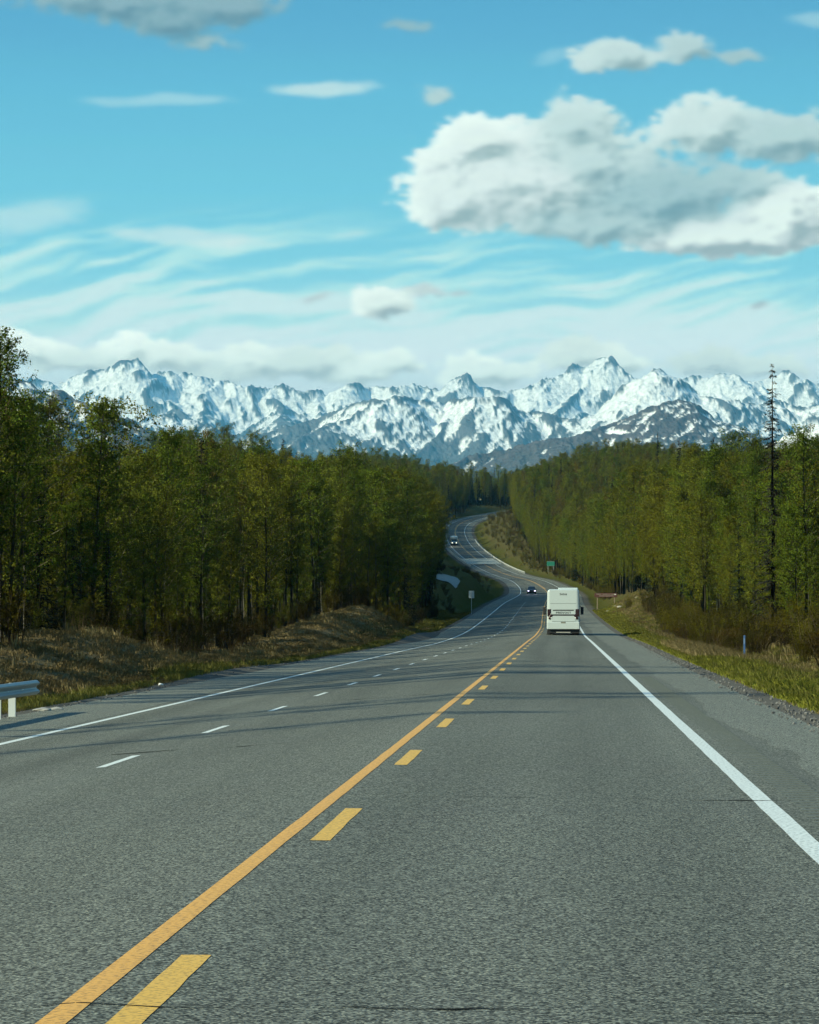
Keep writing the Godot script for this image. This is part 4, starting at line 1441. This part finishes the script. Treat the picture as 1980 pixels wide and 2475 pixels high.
	tag(obj("gravel_lot", finish(st), gm), "", "", "", "structure")

# ---------------------------------------------------------------- vehicles; each faces -z
func loft(rings: Array) -> ArrayMesh:
	var st := st_new()
	st.set_smooth_group(0)
	var n: int = rings[0].size()
	for k in rings.size() - 1:
		for i in n:
			quad(st, rings[k][i], rings[k + 1][i], rings[k + 1][(i + 1) % n], rings[k][(i + 1) % n])
	for e in [0, rings.size() - 1]:
		var mid := Vector3.ZERO
		for p in rings[e]: mid += p / n
		for i in n:
			var a: Vector3 = rings[e][i]
			var b: Vector3 = rings[e][(i + 1) % n]
			st.add_vertex(mid)
			st.add_vertex(a if e == 0 else b)
			st.add_vertex(b if e == 0 else a)
	st.index()
	return finish(st)

# outline of a body seen from behind: half widths below and above, heights, corner radii
func outline(wb: float, wt: float, y0: float, y1: float, rb: float, rt: float, z: float, inset := 0.0) -> Array:
	var o := []
	for q in [[1, 1], [-1, 1], [-1, -1], [1, -1]]:
		var top: bool = q[1] > 0
		var r: float = rt if top else rb
		var w: float = wt if top else wb
		var c := Vector2(q[0] * (w - r), (y1 - r) if top else (y0 + r))
		var a0: float = {[1, 1]: 0.0, [-1, 1]: 0.5, [-1, -1]: 1.0, [1, -1]: 1.5}[q] * PI
		for k in 7:
			var a := a0 + PI * 0.5 * k / 6.0
			var p := c + Vector2(cos(a), sin(a)) * maxf(r - inset, 0.01)
			o.append(Vector3(p.x - q[0] * maxf(0.0, inset - r), p.y, z))
	return o

func wheel(parent: Node, x: float, z: float, r: float, w: float, tyre: Material, rim: Material) -> void:
	var wl := Node3D.new()
	wl.name = "wheel"
	parent.add_child(wl, true)
	obj("tyre", cyl(Vector3(x - w * 0.5, r, z), Vector3(x + w * 0.5, r, z), r, r, 28), tyre, wl)
	var s := signf(x)
	obj("rim", cyl(Vector3(x + s * w * 0.5, r, z), Vector3(x + s * (w * 0.5 + 0.015), r, z), r * 0.58, r * 0.5, 24), rim, wl)

func build_vehicles() -> void:
	var black := mat(lin(0.012, 0.012, 0.013), 0.6)
	var rubber := mat(lin(0.02, 0.02, 0.021), 0.85)
	var rim := mat(lin(0.55, 0.56, 0.57), 0.35, 0.8)
	var glass := mat(lin(0.012, 0.014, 0.016), 0.06)
	glass.clearcoat_enabled = true
	glass.clearcoat = 0.6
	var white := mat(lin(0.47, 0.54, 0.54), 0.32)
	white.clearcoat_enabled = true
	white.clearcoat = 0.5
	white.clearcoat_roughness = 0.1
	var trim := mat(lin(0.10, 0.12, 0.12), 0.5)
	# ---- coach
	var d := 264.0
	var off := 2.12
	var h := heading(d + 6.0)
	var t := thing("coach_bus", "white touring coach driving away in the right lane", "bus", on_road(d, off, 0.012), atan2(-h.x, -h.z))
	t.rotation.x = asin(h.y)
	var L := 13.6
	var rings := []
	for k in [[0.0, 0.17], [0.015, 0.10], [0.05, 0.045], [0.11, 0.012], [0.2, 0.0], [L - 0.9, 0.0], [L - 0.35, 0.03], [L - 0.1, 0.10], [L, 0.2]]:
		rings.append(outline(1.285, 1.235, 0.44, 3.53, 0.10, 0.24, -k[0], k[1]))
	obj("body", loft(rings), white, t)
	obj("roof_fairing", round_box(Vector3(0.38, 3.55, -5.5), Vector3(1.55, 0.22, 6.0), 0.09, 4), white, t)
	obj("window_band", box_mesh(Vector3(-1.262, 2.35, -6.6), Vector3(0.02, 0.95, 10.6)), glass, t)
	obj("window_band", box_mesh(Vector3(1.262, 2.35, -6.6), Vector3(0.02, 0.95, 10.6)), glass, t)
	obj("windscreen", box_mesh(Vector3(0, 2.2, -L - 0.006), Vector3(2.0, 1.6, 0.012)), glass, t)
	var cap := obj("rear_panel", round_box(Vector3(0, 2.72, 0.002), Vector3(2.12, 1.5, 0.03), 0.014, 3), white, t)
	obj("panel_seam", box_mesh(Vector3(0, 2.43, 0.018), Vector3(2.0, 0.022, 0.006)), trim, cap)
	var hatch := obj("engine_door", round_box(Vector3(0, 1.45, 0.004), Vector3(1.86, 0.98, 0.03), 0.014, 3), white, t)
	obj("louvre", round_box(Vector3(0, 1.90, 0.018), Vector3(1.62, 0.08, 0.014), 0.006, 2), black, hatch)
	obj("louvre", round_box(Vector3(0, 1.54, 0.018), Vector3(1.80, 0.11, 0.014), 0.006, 2), black, hatch)
	var tx := obj("lettering", text_mesh("PREVOST", 0.155), black, hatch)
	tx.position = Vector3(0, 1.72, 0.022)
	tx.scale = Vector3(1.35, 1.0, 1.0)
	tx = obj("lettering", text_mesh("Setra", 0.17), black, cap)
	tx.position = Vector3(0, 3.15, 0.02)
	var low := obj("bumper", round_box(Vector3(0, 0.72, 0.012), Vector3(2.5, 0.56, 0.10), 0.05, 4), white, t)
	obj("bumper_lip", box_mesh(Vector3(0, 1.035, 0.024), Vector3(1.75, 0.022, 0.012)), trim, low)
	obj("plate_recess", round_box(Vector3(0, 0.97, 0.058), Vector3(0.36, 0.14, 0.014), 0.006, 2), trim, low)
	obj("licence_plate", box_mesh(Vector3(0, 0.965, 0.067), Vector3(0.30, 0.10, 0.006)), mat(lin(0.2, 0.2, 0.16), 0.5), low)
	var lens := mat(lin(0.022, 0.004, 0.004), 0.2)
	var clear := mat(lin(0.85, 0.85, 0.8), 0.2)
	for s in [-1.0, 1.0]:
		var lamp := obj("tail_light", round_box(Vector3(s * 1.09, 1.72, 0.004), Vector3(0.27, 0.56, 0.07), 0.03, 3), lens, t)
		obj("lower_lens", round_box(Vector3(s * 0.99, 1.40, 0.008), Vector3(0.2, 0.42, 0.07), 0.03, 3, Basis(Vector3.BACK, s * 0.6)), lens, lamp)
		obj("reversing_light", cyl(Vector3(s * 0.93, 1.33, 0.036), Vector3(s * 0.93, 1.33, 0.046), 0.05, 0.045, 16), clear, lamp)
		var mir := obj("mirror", round_box(Vector3(s * 1.53, 1.85, -L - 0.15), Vector3(0.24, 0.62, 0.18), 0.05, 3), black, t)
		obj("mirror_arm", cyl(Vector3(s * 1.2, 2.35, -L + 0.1), Vector3(s * 1.46, 2.1, -L - 0.15), 0.035, 0.03, 8), black, mir)
		obj("mud_flap", box_mesh(Vector3(s * 0.95, 0.27, -0.35), Vector3(0.6, 0.42, 0.02)), rubber, t)
		for z in [-3.2, -4.4, -11.0]:
			wheel(t, s * 1.1, z, 0.52, 0.32, rubber, rim)
	for x in [-1.0, -0.3, 0.0, 0.3, 1.0]:
		obj("marker_light", round_box(Vector3(x, 3.40, -0.012), Vector3(0.10, 0.035, 0.03), 0.012, 2), lens, t)
	obj("underbody", box_mesh(Vector3(0, 0.36, -6.9), Vector3(2.44, 0.24, 12.6)), black, t)
	obj("valance", round_box(Vector3(0, 0.30, -0.2), Vector3(2.44, 0.34, 0.04), 0.015, 2), black, t)
	obj("tow_bar", box_mesh(Vector3(0, 0.21, -0.16), Vector3(1.1, 0.05, 0.05)), mat(lin(0.5, 0.5, 0.46), 0.5), t)
	# ---- dark car with its headlights on
	d = 700.0
	off = -road_w(d) * 0.5 - 0.5
	h = heading(d)
	var navy := mat(lin(0.008, 0.008, 0.022), 0.25)
	navy.clearcoat_enabled = true
	t = thing("dark_car", "dark blue car coming on with its headlights lit", "car", on_road(d, off, 0.012), atan2(h.x, h.z))
	rings = []
	for k in [[0.0, 0.80, 0.45, 0.78], [0.12, 0.88, 0.30, 0.86], [0.9, 0.92, 0.25, 0.98], [1.6, 0.93, 0.24, 1.03], [3.8, 0.93, 0.24, 1.05], [4.4, 0.90, 0.30, 1.0], [4.55, 0.82, 0.42, 0.9]]:
		rings.append(outline(k[1], k[1] - 0.06, k[2], k[3], 0.08, 0.12, 2.27 - k[0]))
	rings.reverse()
	obj("body", loft_flipped(rings), navy, t)
	rings = []
	for k in [[1.1, 0.84, 0.96, 1.02], [1.9, 0.80, 0.96, 1.55], [2.3, 0.76, 0.96, 1.64], [3.6, 0.76, 0.96, 1.62], [4.35, 0.82, 0.96, 1.08]]:
		rings.append(outline(k[1], lerpf(k[1], 0.62, clampf((k[3] - 1.0) / 0.6, 0.0, 1.0)), k[2], k[3], 0.02, 0.03 if k[3] < 1.2 else 0.12, -2.27 + k[0]))
	obj("cabin", loft_flipped(rings), glass, t)
	obj("roof", round_box(Vector3(0, 1.635, 0.55), Vector3(1.2, 0.05, 1.5), 0.02, 3), mat(lin(0.35, 0.37, 0.40), 0.3), t)
	obj("grille", round_box(Vector3(0, 0.62, -2.28), Vector3(1.0, 0.22, 0.04), 0.015, 2), black, t)
	obj("hood_edge", box_mesh(Vector3(0, 0.83, -2.2), Vector3(1.3, 0.03, 0.03)), rim, t)
	for s in [-1.0, 1.0]:
		head_lamp(t, Vector3(s * 0.66, 0.70, -2.27), Vector3(0.30, 0.17, 0.05), Color(0.86, 0.84, 1.0), 3.0)
		obj("mirror", round_box(Vector3(s * 1.0, 1.05, -0.9), Vector3(0.18, 0.13, 0.1), 0.04, 2), navy, t)
		for z in [-1.4, 1.35]:
			wheel(t, s * 0.82, z, 0.34, 0.22, rubber, rim)
	# ---- white motorhome
	d = 1226.0
	off = -road_w(d) * 0.5 - 0.45
	h = heading(d)
	t = thing("motorhome", "white motorhome with dark windscreen coming down from the far bend", "motorhome", on_road(d, off, 0.012), atan2(h.x, h.z))
	t.rotation.x = -asin(h.y)
	obj("body", round_box(Vector3(0, 1.85, 1.2), Vector3(2.45, 2.5, 6.0), 0.16, 4), white, t)
	obj("over_cab", round_box(Vector3(0, 2.62, -2.0), Vector3(2.4, 0.85, 1.2), 0.2, 4), white, t)
	obj("cab", round_box(Vector3(0, 1.25, -2.2), Vector3(2.0, 1.5, 1.6), 0.2, 4), white, t)
	obj("windscreen", round_box(Vector3(0, 1.82, -2.98), Vector3(1.86, 0.62, 0.1), 0.04, 3, Basis(Vector3.RIGHT, 0.2)), glass, t)
	obj("hood", round_box(Vector3(0, 0.95, -3.2), Vector3(1.9, 0.75, 0.9), 0.15, 4), white, t)
	obj("roof_unit", round_box(Vector3(0, 3.18, 0.6), Vector3(0.9, 0.26, 1.1), 0.1, 3), white, t)
	obj("grille", round_box(Vector3(0, 0.92, -3.66), Vector3(0.9, 0.3, 0.04), 0.015, 2), trim, t)
	obj("bumper", round_box(Vector3(0, 0.52, -3.62), Vector3(1.95, 0.22, 0.14), 0.05, 3), black, t)
	for s in [-1.0, 1.0]:
		head_lamp(t, Vector3(s * 0.72, 0.95, -3.65), Vector3(0.32, 0.2, 0.05), Color(1.0, 0.98, 0.85), 3.0)
		obj("mirror", round_box(Vector3(s * 1.3, 1.7, -2.7), Vector3(0.22, 0.36, 0.12), 0.05, 2), black, t)
		for z in [-2.6, 2.6]:
			wheel(t, s * 0.98, z, 0.38, 0.26, rubber, rim)

func loft_flipped(rings: Array) -> ArrayMesh:
	var a := rings.duplicate()
	if a[0][0].z < a[a.size() - 1][0].z: a.reverse()
	return loft(a)

# a lit lamp: a glowing lens and the light it gives
func head_lamp(parent: Node, at: Vector3, size: Vector3, c: Color, glow: float) -> void:
	var m := mat(Color.WHITE, 0.3)
	m.emission_enabled = true
	m.emission = c
	m.emission_energy_multiplier = glow
	obj("headlight", round_box(at, size, 0.02, 2), m, parent)
	var l := SpotLight3D.new()
	l.name = "headlight_beam"
	parent.add_child(l, true)
	l.position = at + Vector3(0, 0, -0.08)
	l.light_color = c
	l.light_energy = 6.0
	l.light_size = 0.08
	l.spot_angle = 22.0
	l.spot_range = 80.0
	l.shadow_enabled = true

func _ready() -> void:
	rng.seed = 4711
	# camera, held in the moving car just above the right lane
	var cam := Camera3D.new()
	cam.name = "camera"
	cam.fov = 17.03
	cam.near = 0.5
	cam.far = 80000.0
	add_child(cam)
	cam.position = Vector3(0, 1.6, 0)
	cam.rotation_degrees = Vector3(0.573, 0, 0)
	cam.current = true
	# sky, haze and exposure
	var env := Environment.new()
	env.background_mode = Environment.BG_SKY
	env.tonemap_mode = Environment.TONE_MAPPER_LINEAR
	env.tonemap_exposure = EXPOSURE
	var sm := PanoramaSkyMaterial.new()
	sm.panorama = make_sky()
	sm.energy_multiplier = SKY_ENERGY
	var sky := Sky.new()
	sky.sky_material = sm
	env.sky = sky
	env.fog_enabled = true
	env.fog_density = HAZE
	env.fog_light_color = Color(0.44, 0.82, 1.0)
	env.sdfgi_enabled = true
	env.ssao_enabled = true
	env.ssil_enabled = true
	var we := WorldEnvironment.new()
	we.name = "environment"
	we.environment = env
	add_child(we)
	# sun, from the left and a little ahead
	var sun := DirectionalLight3D.new()
	sun.name = "sun"
	sun.light_energy = 1.6
	sun.light_color = Color(1.0, 0.985, 0.84)
	sun.light_angular_distance = 0.8
	sun.shadow_enabled = true
	add_child(sun)
	var e := deg_to_rad(SUN_ELEVATION)
	var a := deg_to_rad(SUN_TURN)
	var towards := Vector3(-cos(e) * cos(a), sin(e), -cos(e) * sin(a))
	sun.look_at_from_position(towards * 100.0, Vector3.ZERO, Vector3.UP)
	bumps = noise(71, 0.12, 3)
	prepare_road()
	make_materials()
	build_ground()
	build_road()
	build_mountains()
	make_kinds()
	build_woods()
	build_verges()
	build_furniture()
	build_vehicles()
